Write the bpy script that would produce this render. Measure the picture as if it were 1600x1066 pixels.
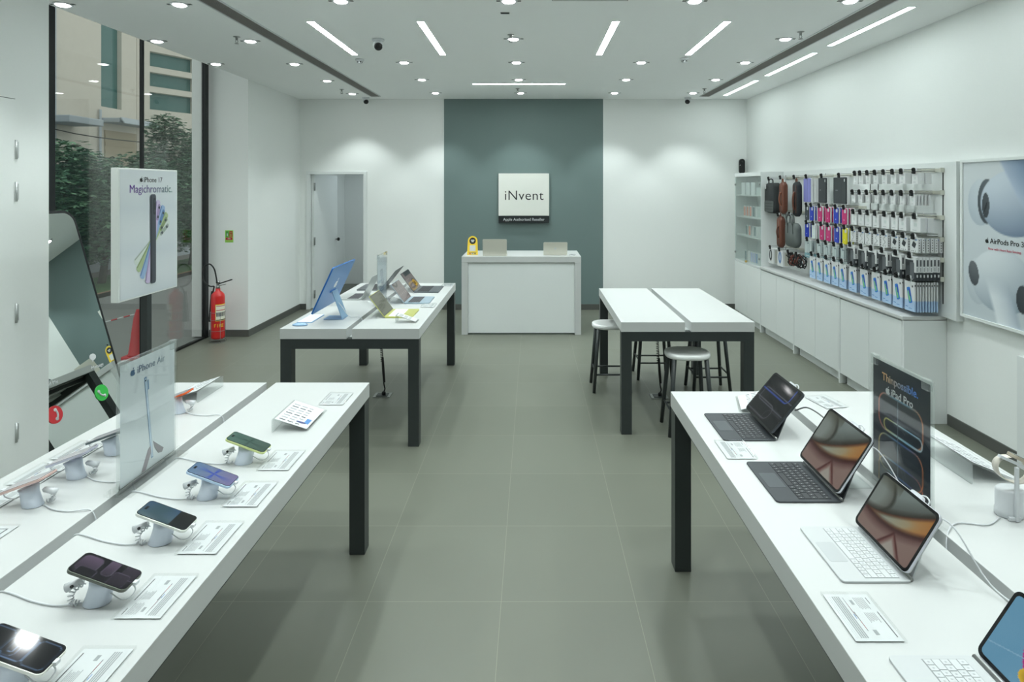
import bpy, math, random
from mathutils import Matrix, Vector
for o in list(bpy.data.objects): bpy.data.objects.remove(o)
random.seed(7)
PI = math.pi
scene = bpy.context.scene
C = scene.collection

# ---------------------------------------------------------------- camera, world, exposure
F, H, VX, VY = 940.0, 1.86, 832.0, 292.0
cd = bpy.data.cameras.new('camera'); cam = bpy.data.objects.new('camera', cd); C.objects.link(cam)
cam.location = (0, 0, H); cam.rotation_euler = (PI/2, 0, 0)
cd.sensor_width = 36.0; cd.lens = F/1600*36; cd.shift_x = -(VX-800)/1600; cd.shift_y = -(533-VY)/1600
cd.clip_start = 0.02; cd.clip_end = 200
scene.camera = cam
w = bpy.data.worlds.new('overcast_sky'); scene.world = w; w.use_nodes = True
w.node_tree.nodes['Background'].inputs[0].default_value = (0.95, 0.96, 0.97, 1)
w.node_tree.nodes['Background'].inputs[1].default_value = 0.95
scene.view_settings.view_transform = 'Standard'; scene.view_settings.look = 'None'
scene.view_settings.exposure = 0.5; scene.view_settings.gamma = 1.0
SPOT_W, STRIP_E, DISC_E = 13.0, 46.0, 12.0
LAMP = (0.91, 1.0, 0.99)
ZC = 3.19            # ceiling
ZT = 0.845           # table tops

# ---------------------------------------------------------------- materials
def lin(c): return tuple((x/255/12.92 if x/255 <= 0.04045 else ((x/255+0.055)/1.055)**2.4) for x in c)
MATS = {}
def mat(name, rgb=(200,200,200), rough=0.5, metal=0.0, emit=0.0, spec=0.5, coat=0.0, bump=None, var=0.0):
    if name in MATS: return MATS[name]
    m = bpy.data.materials.new(name); m.use_nodes = True; nt = m.node_tree; b = nt.nodes['Principled BSDF']
    col = lin(rgb)+(1,)
    b.inputs['Base Color'].default_value = col; b.inputs['Roughness'].default_value = rough
    b.inputs['Metallic'].default_value = metal; b.inputs['Specular IOR Level'].default_value = spec
    b.inputs['Coat Weight'].default_value = coat
    if emit: b.inputs['Emission Color'].default_value = col; b.inputs['Emission Strength'].default_value = emit
    tc = nt.nodes.new('ShaderNodeTexCoord')
    if var or bump:
        n = nt.nodes.new('ShaderNodeTexNoise'); n.inputs['Scale'].default_value = (bump[0] if bump else 4.0); n.inputs['Detail'].default_value = 4
        nt.links.new(tc.outputs['Object'], n.inputs['Vector'])
        if var:
            r = nt.nodes.new('ShaderNodeMapRange'); r.inputs['To Min'].default_value = 1-var; r.inputs['To Max'].default_value = 1+var
            nt.links.new(n.outputs['Fac'], r.inputs['Value'])
            mx = nt.nodes.new('ShaderNodeVectorMath'); mx.operation = 'SCALE'; mx.inputs[0].default_value = col[:3]
            nt.links.new(r.outputs['Result'], mx.inputs['Scale']); nt.links.new(mx.outputs['Vector'], b.inputs['Base Color'])
        if bump:
            bp = nt.nodes.new('ShaderNodeBump'); bp.inputs['Strength'].default_value = bump[1]; bp.inputs['Distance'].default_value = bump[2]
            nt.links.new(n.outputs['Fac'], bp.inputs['Height']); nt.links.new(bp.outputs['Normal'], b.inputs['Normal'])
    MATS[name] = m; return m
def clear(name, tint=(1,1,1), rough=0.0, base=0.04, milk=0.0, milkcol=(0.8,0.85,0.84)):
    """thin clear sheet: tinted see-through plus Schlick reflection"""
    m = bpy.data.materials.new(name); m.use_nodes = True; nt = m.node_tree; nt.nodes.clear()
    out = nt.nodes.new('ShaderNodeOutputMaterial'); tr = nt.nodes.new('ShaderNodeBsdfTransparent'); tr.inputs[0].default_value = tint+(1,)
    gl = nt.nodes.new('ShaderNodeBsdfGlossy'); gl.inputs['Roughness'].default_value = rough
    lw = nt.nodes.new('ShaderNodeLayerWeight'); lw.inputs['Blend'].default_value = 0.5
    pw = nt.nodes.new('ShaderNodeMath'); pw.operation = 'POWER'; pw.inputs[1].default_value = 5
    ma = nt.nodes.new('ShaderNodeMath'); ma.operation = 'MULTIPLY_ADD'; ma.inputs[1].default_value = 1-base; ma.inputs[2].default_value = base
    nt.links.new(lw.outputs['Facing'], pw.inputs[0]); nt.links.new(pw.outputs[0], ma.inputs[0])
    mx = nt.nodes.new('ShaderNodeMixShader'); nt.links.new(ma.outputs[0], mx.inputs[0])
    first = tr.outputs[0]
    if milk:
        df = nt.nodes.new('ShaderNodeBsdfDiffuse'); df.inputs[0].default_value = milkcol+(1,)
        m2 = nt.nodes.new('ShaderNodeMixShader'); m2.inputs[0].default_value = milk
        nt.links.new(tr.outputs[0], m2.inputs[1]); nt.links.new(df.outputs[0], m2.inputs[2]); first = m2.outputs[0]
    nt.links.new(first, mx.inputs[1]); nt.links.new(gl.outputs[0], mx.inputs[2]); nt.links.new(mx.outputs[0], out.inputs[0])
    MATS[name] = m; return m
def artmat(name, emit=0.0, rough=0.35, base=True, spec=0.5):
    m = bpy.data.materials.new(name); m.use_nodes = True; nt = m.node_tree; b = nt.nodes['Principled BSDF']
    a = nt.nodes.new('ShaderNodeAttribute'); a.attribute_name = 'art'
    b.inputs['Roughness'].default_value = rough; b.inputs['Specular IOR Level'].default_value = spec
    if base: nt.links.new(a.outputs['Color'], b.inputs['Base Color'])
    else: b.inputs['Base Color'].default_value = (0.004,0.004,0.005,1)
    if emit:
        nt.links.new(a.outputs['Color'], b.inputs['Emission Color']); b.inputs['Emission Strength'].default_value = emit
    MATS[name] = m; return m

paint = mat('white_wall_paint', (238,241,239), 0.6, bump=(60,0.05,0.002), var=0.012)
ceilp = mat('white_ceiling_paint', (249,251,251), 0.8, var=0.01)
greyp = mat('slate_grey_paint', (110,128,127), 0.55, bump=(60,0.05,0.002), var=0.02)
lam = mat('white_laminate', (197,199,198), 0.28, var=0.006)
cablam = mat('white_cabinet_laminate', (226,230,229), 0.3, var=0.008)
darkm = mat('charcoal_powder_coat', (48,54,54), 0.42, var=0.05)
blackp = mat('black_plastic', (20,21,22), 0.4)
whitep = mat('white_plastic', (210,213,216), 0.35)
steel = mat('brushed_steel', (150,152,150), 0.35, 0.9)
silver = mat('silver_aluminium', (205,208,208), 0.35, 0.6)
alloy = mat('pale_alloy', (214,212,200), 0.4, 0.4)
paper = mat('white_paper', (206,209,210), 0.6)
greyink = mat('grey_ink', (150,154,156), 0.6)
darkink = mat('dark_ink', (70,72,76), 0.6)
redink = mat('red_ink', (190,60,70), 0.6)
blueink = mat('blue_ink', (80,130,190), 0.6)
blackink = mat('black_ink', (24,26,28), 0.5)
glowd = mat('downlight_glow', (255,255,255), 0.5, emit=DISC_E)
glows = mat('light_strip_glow', (242,255,253), 0.5, emit=STRIP_E)
glowr = mat('wall_strip_glow', (242,255,253), 0.5, emit=STRIP_E*0.30)
skirt = mat('grey_stone_skirting', (86,88,84), 0.5, var=0.06)
acr = clear('clear_acrylic', (0.985,0.99,0.988), 0.02)
acrm = clear('milky_acrylic', (0.96,0.975,0.97), 0.05, milk=0.12)
glass = clear('green_tinted_glass', (0.80,0.84,0.82), 0.0, base=0.07)
cabglass = clear('cabinet_glass', (0.93,0.965,0.955), 0.0)
printm = artmat('printed_picture', 0.0, 0.35)
screenm = artmat('lit_screen', 0.66, 0.06, base=False)

# floor tiles
def floor_material():
    m = bpy.data.materials.new('grey_porcelain_tiles'); m.use_nodes = True; nt = m.node_tree; b = nt.nodes['Principled BSDF']
    tc = nt.nodes.new('ShaderNodeTexCoord'); mp = nt.nodes.new('ShaderNodeMapping'); mp.inputs['Location'].default_value = (0.14, -2.697, 0)
    br = nt.nodes.new('ShaderNodeTexBrick'); br.offset = 0.0; br.squash = 1.0
    br.inputs['Scale'].default_value = 1; br.inputs['Brick Width'].default_value = 0.602; br.inputs['Row Height'].default_value = 0.602
    br.inputs['Mortar Size'].default_value = 0.0014; br.inputs['Mortar Smooth'].default_value = 0.3; br.inputs['Bias'].default_value = 0
    br.inputs['Color1'].default_value = lin((103,106,95))+(1,); br.inputs['Color2'].default_value = lin((107,110,99))+(1,); br.inputs['Mortar'].default_value = lin((130,132,118))+(1,)
    nt.links.new(tc.outputs['Object'], mp.inputs[0]); nt.links.new(mp.outputs[0], br.inputs['Vector'])
    n = nt.nodes.new('ShaderNodeTexNoise'); n.inputs['Scale'].default_value = 3.0; n.inputs['Detail'].default_value = 8; nt.links.new(tc.outputs['Object'], n.inputs['Vector'])
    r = nt.nodes.new('ShaderNodeMapRange'); r.inputs['To Min'].default_value = 0.93; r.inputs['To Max'].default_value = 1.07; nt.links.new(n.outputs['Fac'], r.inputs['Value'])
    s = nt.nodes.new('ShaderNodeVectorMath'); s.operation = 'SCALE'; nt.links.new(br.outputs['Color'], s.inputs[0]); nt.links.new(r.outputs[0], s.inputs['Scale'])
    nt.links.new(s.outputs[0], b.inputs['Base Color'])
    r2 = nt.nodes.new('ShaderNodeMapRange'); r2.inputs['To Min'].default_value = 0.34; r2.inputs['To Max'].default_value = 0.46; nt.links.new(n.outputs['Fac'], r2.inputs['Value'])
    nt.links.new(r2.outputs[0], b.inputs['Roughness'])
    bp = nt.nodes.new('ShaderNodeBump'); bp.inputs['Strength'].default_value = 0.3; bp.inputs['Distance'].default_value = 0.001; bp.invert = True
    nt.links.new(br.outputs['Fac'], bp.inputs['Height']); nt.links.new(bp.outputs[0], b.inputs['Normal'])
    return m
tiles = floor_material()

# ---------------------------------------------------------------- mesh builder
def frame(o, ex, ey):
    ex = Vector(ex).normalized(); ey = Vector(ey).normalized(); ez = ex.cross(ey)
    M = Matrix.Identity(4)
    for i in range(3): M[i][0], M[i][1], M[i][2], M[i][3] = ex[i], ey[i], ez[i], o[i]
    return M
def rrect(w, h, r, n=5, cx=0, cy=0):
    r = min(r, w/2-1e-5, h/2-1e-5); p = []
    for (sx, sy, a0) in ((1,1,0),(-1,1,PI/2),(-1,-1,PI),(1,-1,1.5*PI)):
        for k in range(n+1):
            a = a0+PI/2*k/n; p.append((cx+sx*(w/2-r)+r*math.cos(a), cy+sy*(h/2-r)+r*math.sin(a)))
    return p
def circ(r, n=20, cx=0, cy=0, ry=None):
    return [(cx+r*math.cos(2*PI*k/n), cy+(ry or r)*math.sin(2*PI*k/n)) for k in range(n)]
class MB:
    def __init__(s, M=None): s.v=[]; s.f=[]; s.m=[]; s.sm=[]; s.mats=[]; s.M=M; s.col=None
    def mi(s, m):
        if m not in s.mats: s.mats.append(m)
        return s.mats.index(m)
    def add(s, vs, fs, m, sm=False, M=None):
        b = len(s.v); i = s.mi(m)
        for v in vs:
            v = Vector(v)
            if M: v = M @ v
            if s.M: v = s.M @ v
            s.v.append(v)
        for f in fs: s.f.append([b+k for k in f]); s.m.append(i); s.sm.append(sm)
        return s
    def box(s, x0, x1, y0, y1, z0, z1, m, M=None):
        return s.add([(x0,y0,z0),(x1,y0,z0),(x1,y1,z0),(x0,y1,z0),(x0,y0,z1),(x1,y0,z1),(x1,y1,z1),(x0,y1,z1)],
              [(0,3,2,1),(4,5,6,7),(0,1,5,4),(1,2,6,5),(2,3,7,6),(3,0,4,7)], m, M=M)
    def quad(s, a, b, c, d, m, M=None): return s.add([a,b,c,d], [(0,1,2,3)], m, M=M)
    def prism(s, poly, z0, z1, m, M=None, sm=False, side=None, top=None, inset=0.0):
        n = len(poly); vs = [(x,y,z0) for x,y in poly]+[(x,y,z1) for x,y in poly]
        s.add(vs, [tuple(range(n-1,-1,-1))], m, M=M)
        b = len(s.v)-2*n; i = s.mi(side or m)
        for k in range(n):
            s.f.append([b+k, b+(k+1)%n, b+n+(k+1)%n, b+n+k]); s.m.append(i); s.sm.append(sm)
        s.f.append([b+n+k for k in range(n)]); s.m.append(s.mi(top or m)); s.sm.append(False)
        return s
    def plank(s, p, q, t, y0, y1, m):
        """board seen edge-on in xz from p to q, thickness t to the left normal, spanning y0..y1"""
        d = Vector((q[0]-p[0], 0, q[1]-p[1])); n = Vector((-d.z, 0, d.x)).normalized()*t
        A=(p[0],p[1]); B=(q[0],q[1]); Cc=(q[0]+n.x,q[1]+n.z); D=(p[0]+n.x,p[1]+n.z)
        vs = [(a[0],y,a[1]) for y in (y0,y1) for a in (A,B,Cc,D)]
        return s.add(vs, [(0,1,2,3),(7,6,5,4),(0,4,5,1),(1,5,6,2),(2,6,7,3),(3,7,4,0)], m)
    def lathe(s, prof, m, n=20, M=None, sm=True, sx=1, sy=1):
        vs = [(r*math.cos(2*PI*k/n)*sx, r*math.sin(2*PI*k/n)*sy, z) for r,z in prof for k in range(n)]
        fs = [(j*n+k, j*n+(k+1)%n, (j+1)*n+(k+1)%n, (j+1)*n+k) for j in range(len(prof)-1) for k in range(n)]
        s.add(vs, fs, m, sm, M)
        b = len(s.v)-len(vs); L = (len(prof)-1)*n; i = s.mi(m)
        s.f.append([b+k for k in range(n-1,-1,-1)]); s.m.append(i); s.sm.append(False)
        s.f.append([b+L+k for k in range(n)]); s.m.append(i); s.sm.append(False)
        return s
    def tube(s, pts, r, m, n=8, closed=False, r2=None, M=None):
        pts = [Vector(p) for p in pts]; N = len(pts); vs = []; up = None
        for i,p in enumerate(pts):
            if closed: t = pts[(i+1)%N]-pts[i-1]
            else: t = pts[min(i+1,N-1)]-pts[max(i-1,0)]
            t.normalize()
            if up is None:
                a = Vector((0,0,1)) if abs(t.z) < 0.9 else Vector((1,0,0)); up = (a - t*a.dot(t)).normalized()
            else: up = (up - t*up.dot(t)).normalized()
            sd = t.cross(up); rr = r if r2 is None else r+(r2-r)*i/(N-1)
            for k in range(n):
                a = 2*PI*k/n; vs.append(p+(up*math.cos(a)+sd*math.sin(a))*rr)
        L = N if closed else N-1
        fs = [(i*n+k, i*n+(k+1)%n, ((i+1)%N)*n+(k+1)%n, ((i+1)%N)*n+k) for i in range(L) for k in range(n)]
        if not closed: fs += [tuple(range(n-1,-1,-1)), tuple((N-1)*n+k for k in range(n))]
        return s.add(vs, fs, m, True, M)
    def build(s, name, parent=None, bev=0, seg=2, loc=None, rot=None):
        me = bpy.data.meshes.new(name); me.from_pydata([tuple(v) for v in s.v], [], s.f)
        for m in s.mats: me.materials.append(m)
        me.polygons.foreach_set('material_index', s.m); me.polygons.foreach_set('use_smooth', s.sm)
        me.update(); o = bpy.data.objects.new(name, me); C.objects.link(o)
        if parent: o.parent = parent
        if loc: o.location = loc
        if rot: o.rotation_euler = rot
        if bev:
            md = o.modifiers.new('bevel', 'BEVEL'); md.width = bev; md.segments = seg; md.limit_method = 'ANGLE'; md.angle_limit = 0.7; md.harden_normals = False
        return o
def smooth_path(pts, k=6):
    """Catmull-Rom through pts"""
    P = [Vector(p) for p in pts]; P = [P[0]*2-P[1]]+P+[P[-1]*2-P[-2]]; out = []
    for i in range(1, len(P)-2):
        for j in range(k):
            t = j/k; a,b,c,d = P[i-1],P[i],P[i+1],P[i+2]
            out.append(0.5*((2*b)+(c-a)*t+(2*a-5*b+4*c-d)*t*t+(3*b-a-3*c+d)*t**3))
    out.append(P[-2]); return out
def coil(pts, R, turns, per=10):
    P = smooth_path(pts, 12); N = int(turns*per); out = []; up=None
    for i in range(N+1):
        f = i/N*(len(P)-1); a = min(int(f), len(P)-2); p = P[a].lerp(P[a+1], f-a); t = (P[a+1]-P[a]).normalized()
        if up is None:
            q = Vector((1,0,0)) if abs(t.x) < 0.9 else Vector((0,1,0)); up = (q-t*q.dot(t)).normalized()
        else: up = (up-t*up.dot(t)).normalized()
        an = 2*PI*turns*i/N; out.append(p+(up*math.cos(an)+t.cross(up)*math.sin(an))*R)
    return out
def art(w, h, nu, nv, fn, m, M=None, name='picture', parent=None, rr=0.0, z=0.0, back=None):
    """picture panel in local xy (centred), colour per point from fn(u,v); rounded corners"""
    vs=[]; cols=[]
    for j in range(nv+1):
        v = j/nv; y = (v-0.5)*h
        dx = 0.0
        if rr:
            e = rr-(h/2-abs(y))
            if e > 0: dx = rr-math.sqrt(max(rr*rr-e*e, 0))
        for i in range(nu+1):
            u = i/nu; x = (u-0.5)*(w-2*dx); vs.append((x,y,z)); cols.append(fn(x/w+0.5, v))
    fs = [(j*(nu+1)+i, j*(nu+1)+i+1, (j+1)*(nu+1)+i+1, (j+1)*(nu+1)+i) for j in range(nv) for i in range(nu)]
    if M: vs = [tuple(M @ Vector(v)) for v in vs]
    me = bpy.data.meshes.new(name); me.from_pydata(vs, [], fs); me.materials.append(m)
    at = me.color_attributes.new('art', 'FLOAT_COLOR', 'POINT')
    flat = []
    for c in cols:
        c = lin(tuple(max(0,min(255,x)) for x in c)); flat += [c[0], c[1], c[2], 1]
    at.data.foreach_set('color', flat)
    o = bpy.data.objects.new(name, me); C.objects.link(o)
    if parent: o.parent = parent
    return o
def text(s, size, m, parent=None, M=None, align='CENTER', off=0.0, ext=0.0004, name='lettering', space=1.0, res=3, colfn=None):
    cu = bpy.data.curves.new('t', 'FONT'); cu.body = s; cu.size = size; cu.align_x = align; cu.align_y = 'CENTER'; cu.extrude = ext
    cu.offset = off; cu.space_character = space; cu.resolution_u = res
    t = bpy.data.objects.new('t', cu); C.objects.link(t); bpy.context.view_layer.update()
    me = bpy.data.meshes.new_from_object(t.evaluated_get(bpy.context.evaluated_depsgraph_get()))
    bpy.data.objects.remove(t); me.name = name; me.materials.clear(); me.materials.append(m)
    if colfn:
        xs = [v.co.x for v in me.vertices]; a, b = min(xs), max(xs)
        at = me.color_attributes.new('art', 'FLOAT_COLOR', 'POINT')
        for i,v in enumerate(me.vertices): at.data[i].color = lin(colfn((v.co.x-a)/(b-a)))+(1,)
    if M: me.transform(M)
    o = bpy.data.objects.new(name, me); C.objects.link(o)
    if parent: o.parent = parent
    return o
def apple_poly(s):
    """fruit emblem: body outline with a bite at right, and a leaf; height about s"""
    body=[]
    for k in range(48):
        a = 2*PI*k/48; r = 0.44*(1+0.05*math.cos(2*a)); x = r*math.cos(a); y = r*math.sin(a)*0.98-0.08
        if y > 0.2: y -= 0.09*math.exp(-(x/0.12)**2)
        if y < -0.4: y += 0.05*math.exp(-(x/0.1)**2)
        d = math.hypot(x-0.52, y-0.02)
        if d < 0.24: f = 0.24/max(d,1e-3); x, y = 0.52+(x-0.52)*f, 0.02+(y-0.02)*f
        body.append((x*s, y*s))
    leaf = [(0.0,0.33),(0.02,0.45),(0.1,0.55),(0.2,0.6),(0.19,0.48),(0.12,0.38)]
    return body, [(x*s,y*s) for x,y in leaf]
def emblem(s, m, parent, M, name='emblem', t=0.0006):
    mb = MB(M); b, l = apple_poly(s); mb.prism(b, 0, t, m); mb.prism(l, 0, t, m); return mb.build(name, parent)

# ---------------------------------------------------------------- things
def thing(name, label, cat, loc=(0,0,0), rotz=0, group=None, rot=None):
    o = bpy.data.objects.new(name, None); C.objects.link(o); o.empty_display_size = 0.05
    o.location = loc; o.rotation_euler = rot if rot else (0,0,rotz); o['label'] = label; o['category'] = cat
    if group: o['group'] = group
    return o
def tag(o, label, cat, group=None):
    o['label'] = label; o['category'] = cat
    if group: o['group'] = group
    return o
def struct(name, mb, **k):
    o = mb.build(name, **k); o['kind'] = 'structure'; return o
def dup(root, loc=None, label=None, group=None, rot=None, parent=None):
    r = root.copy(); C.objects.link(r)
    if parent: r.parent = parent
    if loc is not None: r.location = loc
    if rot is not None: r.rotation_euler = rot
    if label: r['label'] = label
    if group: r['group'] = group
    for ch in list(root.children): dup(ch, parent=r)
    return r
FR = {'cam': (PI/2,0,0), '+x': (PI/2,0,PI/2), '-x': (PI/2,0,-PI/2)}
# ================================================================ THE SETTING
XL, XR, YB, YN = -3.53, 3.25, 9.13, -2.6
XG = -4.03
XL2 = -3.20; YE = 3.98   # the near part of the left wall stands further in
mb = MB(); mb.box(XG-0.06, XR+0.2, YN-0.2, YB+2.6, -0.1, 0, tiles); struct('floor', mb)
mb = MB(); mb.box(XL, XR+0.2, YN-0.2, YB+0.02, ZC, ZC+0.1, ceilp); struct('ceiling', mb)
# window pocket above ceiling level
mb = MB(); mb.box(XG-0.1, XL, YE, 7.6, 3.75, 3.85, ceilp); mb.box(XL, XL+0.05, YE, 7.47, ZC+0.1, 3.75, ceilp); struct('trim_1', mb)
mb = MB()
mb.box(XL-0.7, XL2, YN-0.2, YE, 0, ZC, paint); mb.box(XL-0.7, XL, YE-0.08, YE, ZC, 3.85, paint)
mb.box(XL-0.7, XL, 7.47, YB+0.02, 0, 3.85, paint)
struct('wall_left', mb)
mb = MB(); mb.box(XR, XR+0.2, YN-0.2, YB+0.15, 0, ZC, paint); struct('wall_right', mb)
mb = MB()   # back wall with a doorway
mb.box(XL-0.6, -3.40, YB, YB+0.15, 0, ZC, paint); mb.box(-2.53, XR, YB, YB+0.15, 0, ZC, paint); mb.box(-3.40, -2.53, YB, YB+0.15, 2.06, ZC, paint)
struct('wall_back', mb)
mb = MB(); mb.box(-1.34, 1.068, YB-0.025, YB, 0.0, ZC, greyp)
mb.box(-1.352, -1.34, YB-0.025, YB, 0, ZC, paint); mb.box(1.068, 1.08, YB-0.025, YB, 0, ZC, paint); struct('wall_accent', mb)
mb = MB(); mb.box(XL-0.7, XR+0.2, YN-0.2, YN, 0, ZC, paint); struct('wall_front', mb)
# little room behind the doorway
mb = MB(); mb.box(-3.75, -3.6, YB+0.15, YB+2.4, 0, 2.9, paint); mb.box(-1.2, -1.05, YB+0.15, YB+2.4, 0, 2.9, paint); mb.box(-3.75, -1.05, YB+2.4, YB+2.5, 0, 2.9, paint); struct('wall_storeroom', mb)
mb = MB(); mb.box(-3.75, -1.05, YB+0.15, YB+2.5, 2.8, 2.9, ceilp); struct('ceiling_storeroom', mb)
# skirting
def base_b(n, *bx):
    mb = MB()
    for b in bx: mb.box(*b, 0, 0.085, skirt)
    struct('baseboard_'+n, mb, bev=0.002)
base_b('back', (-2.50,-1.352,YB-0.012,YB), (-1.352,1.08,YB-0.037,YB-0.025), (1.08,XR,YB-0.012,YB), (XL,-3.43,YB-0.012,YB))
base_b('left', (XL,XL+0.012,7.458,YB-0.012), (XG+0.02,XL,7.458,7.47), (XL2,XL2+0.012,YN,YE))
base_b('right', (XR-0.012,XR,YN,4.70))
mb = MB(); mb.box(XR-0.03, XR, 2.9, 4.0, 0, 0.74, cablam); struct('trim_2', mb, bev=0.002)

# doorway: frame and open leaf
mb = MB()
for x0,x1 in ((-3.43,-3.375),(-2.565,-2.51)): mb.box(x0,x1,YB-0.015,YB+0.16,0,2.05,cablam)
mb.box(-3.43,-2.51,YB-0.015,YB+0.16,2.05,2.095,cablam)
d1 = struct('door_1', mb, bev=0.002)
a = math.radians(7)
M = Matrix.Translation((-3.37, YB+0.05, 0)) @ Matrix.Rotation(PI/2-a, 4, 'Z')
mb = MB(M); mb.box(0, 0.80, -0.04, 0, 0.008, 2.04, cablam); lf = mb.build('door_leaf', d1, bev=0.002)
mb = MB(M); mb.lathe([(0.008,0),(0.008,0.03),(0.026,0.035),(0.028,0.055),(0.018,0.065),(0.001,0.066)], mat('dark_bronze',(50,50,48),0.3,0.8), 16, M=Matrix.Translation((0.74,-0.04,1.0)) @ Matrix.Rotation(PI/2,4,'X')); mb.build('door_knob', lf)
for z in (1.86,1.03,0.22):
    mb = MB(M); mb.tube([(-0.006,-0.045,z-0.06),(-0.006,-0.045,z+0.06)], 0.008, steel); mb.box(-0.002,0.035,-0.045,-0.04,z-0.06,z+0.06,steel); mb.build('hinge', lf)

# flush service door on the left wall
mb = MB(); mb.box(XL2, XL2+0.006, 2.8, 3.715, 0.01, 2.40, paint); mb.box(XL2, XL2+0.001, 3.715,3.720,0.0,2.405,mat('seam_grey',(110,116,114),0.8)); mb.box(XL2, XL2+0.001, 2.8,3.720,2.40,2.405,MATS['seam_grey'])
d2 = struct('door_2', mb)
for z in (2.09,1.83,1.08,0.34):
    mb = MB(); mb.tube([(XL2+0.010,3.718,z-0.06),(XL2+0.010,3.718,z+0.06)],0.007,silver); mb.box(XL2+0.001,XL2+0.004,3.722,3.744,z-0.05,z+0.05,silver); mb.build('hinge', d2)

# window wall of tinted glass with black posts
blk = mat('black_window_frame', (26,30,32), 0.35, 0.3)
mb = MB()
for y0,y1,d in ((3.99,4.05,0.06),(4.98,5.05,0.05),(7.37,7.44,0.05)): mb.box(XG-d/2,XG+d/2,y0,y1,0,3.75,blk)
mb.box(XG-0.012,XG+0.02,6.185,6.215,0,3.75,blk); mb.box(XG-0.02,XG+0.02,3.99,7.44,0,0.025,blk); mb.box(XG-0.02,XG+0.02,3.99,7.44,3.70,3.75,blk)
w1 = struct('window_1', mb, bev=0.002)
for y0,y1 in ((4.05,4.98),(5.05,6.185),(6.215,7.37)):
    mb = MB(); mb.box(XG-0.006,XG+0.006,y0,y1,0.02,3.72,glass); mb.build('pane', w1)

# ================================================================ CEILING FITTINGS
def ordinal(i): return ['first','second','third','fourth','fifth','sixth','seventh','eighth','ninth','tenth','eleventh','twelfth'][i]
mb = MB(); seg = 24
# trim ring
ring = [(0.040,0.0),(0.062,0.0),(0.064,-0.004),(0.058,-0.007),(0.043,-0.006)]
R0 = thing('ceiling_downlight', 'x', 'downlight', (0,0,ZC))
vs = [(r*math.cos(2*PI*k/seg), r*math.sin(2*PI*k/seg), z) for r,z in ring for k in range(seg)]
fs = [(j*seg+k,((j+1)%5)*seg+k,((j+1)%5)*seg+(k+1)%seg,j*seg+(k+1)%seg) for j in range(5) for k in range(seg)]
mb.add(vs, fs, whitep, True); mb.build('trim_ring', R0)
mb = MB(); mb.lathe([(0.044,0.0),(0.044,-0.009),(0.036,-0.014),(0.001,-0.016)], glowd, 24); mb.build('lens', R0)
clipm = mat('grey_clip', (120,124,122), 0.5)
mb = MB(); mb.box(-0.088,-0.062,-0.012,0.012,-0.004,0.0,clipm); mb.box(0.062,0.088,-0.012,0.012,-0.004,0.0,clipm); mb.build('spring_clip', R0)
colnames = {-3.42:'beside the window edge', -2.57:'left of the left air slot', -1.37:'over the left tables', -0.17:'over the middle aisle', 1.16:'over the right tables', 2.27:'beside the right air slot'}
rows = [(8.5,'nearest the back wall'),(7.45,'second row from the back wall'),(6.42,'third row from the back wall'),(5.4,'fourth row from the back wall'),(4.3,'fifth row from the back wall')]
lights = []
for X, cn in colnames.items():
    for Y, rn in rows:
        if X == -3.42 and Y > 7: continue
        if Y == 5.4 and X in (-1.37, 1.16): continue
        yy = Y+0.08 if X < -2 else Y
        lights.append((X, yy, 'round white ceiling downlight %s, %s' % (cn, rn)))
first = True
for X, Y, lb in lights:
    if first: R0.location = (X,Y,ZC); R0['label'] = lb; R0['group'] = 'round ceiling downlights'; first = False; r = R0
    else: r = dup(R0, (X,Y,ZC), lb)
    L = bpy.data.lights.new('downlight_lamp','SPOT'); L.energy = SPOT_W*(1.55 if Y > 8 else 0.85 if 4 < Y < 7 and abs(X) > 1 and abs(X) < 2 else 1.0); L.color = LAMP; L.spot_size = math.radians(94); L.spot_blend = 0.5; L.shadow_soft_size = 0.05
    lo = bpy.data.objects.new('downlight_lamp', L); C.objects.link(lo); lo.parent = r; lo.location = (0,0,-0.03)
# rows over and behind the camera (outside the frame)
for X in (-2.57,-1.37,-0.17,1.16,2.27):
    for Y in (3.25,2.2,1.1,-0.6):
        r = dup(R0, (X,Y,ZC), 'round white ceiling downlight over the near tables, outside the photo')
        L = bpy.data.lights.new('downlight_lamp','SPOT'); L.energy = SPOT_W*1.2; L.color = LAMP; L.spot_size = math.radians(94); L.spot_blend = 0.5; L.shadow_soft_size = 0.05
        lo = bpy.data.objects.new('downlight_lamp', L); C.objects.link(lo); lo.parent = r; lo.location = (0,0,-0.03)

r = dup(R0, (-2.2,YB+1.2,2.8), 'unseen downlight added to brighten the storeroom behind the open door')  # added fixture, out of view, put in only to light the storeroom
L = bpy.data.lights.new('downlight_lamp','SPOT'); L.energy = 32; L.color = (0.82,0.95,1.0); L.spot_size = math.radians(165); L.spot_blend = 0.6; L.shadow_soft_size = 0.08
lo = bpy.data.objects.new('downlight_lamp', L); C.objects.link(lo); lo.parent = r; lo.location = (0,0,-0.03)

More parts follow.
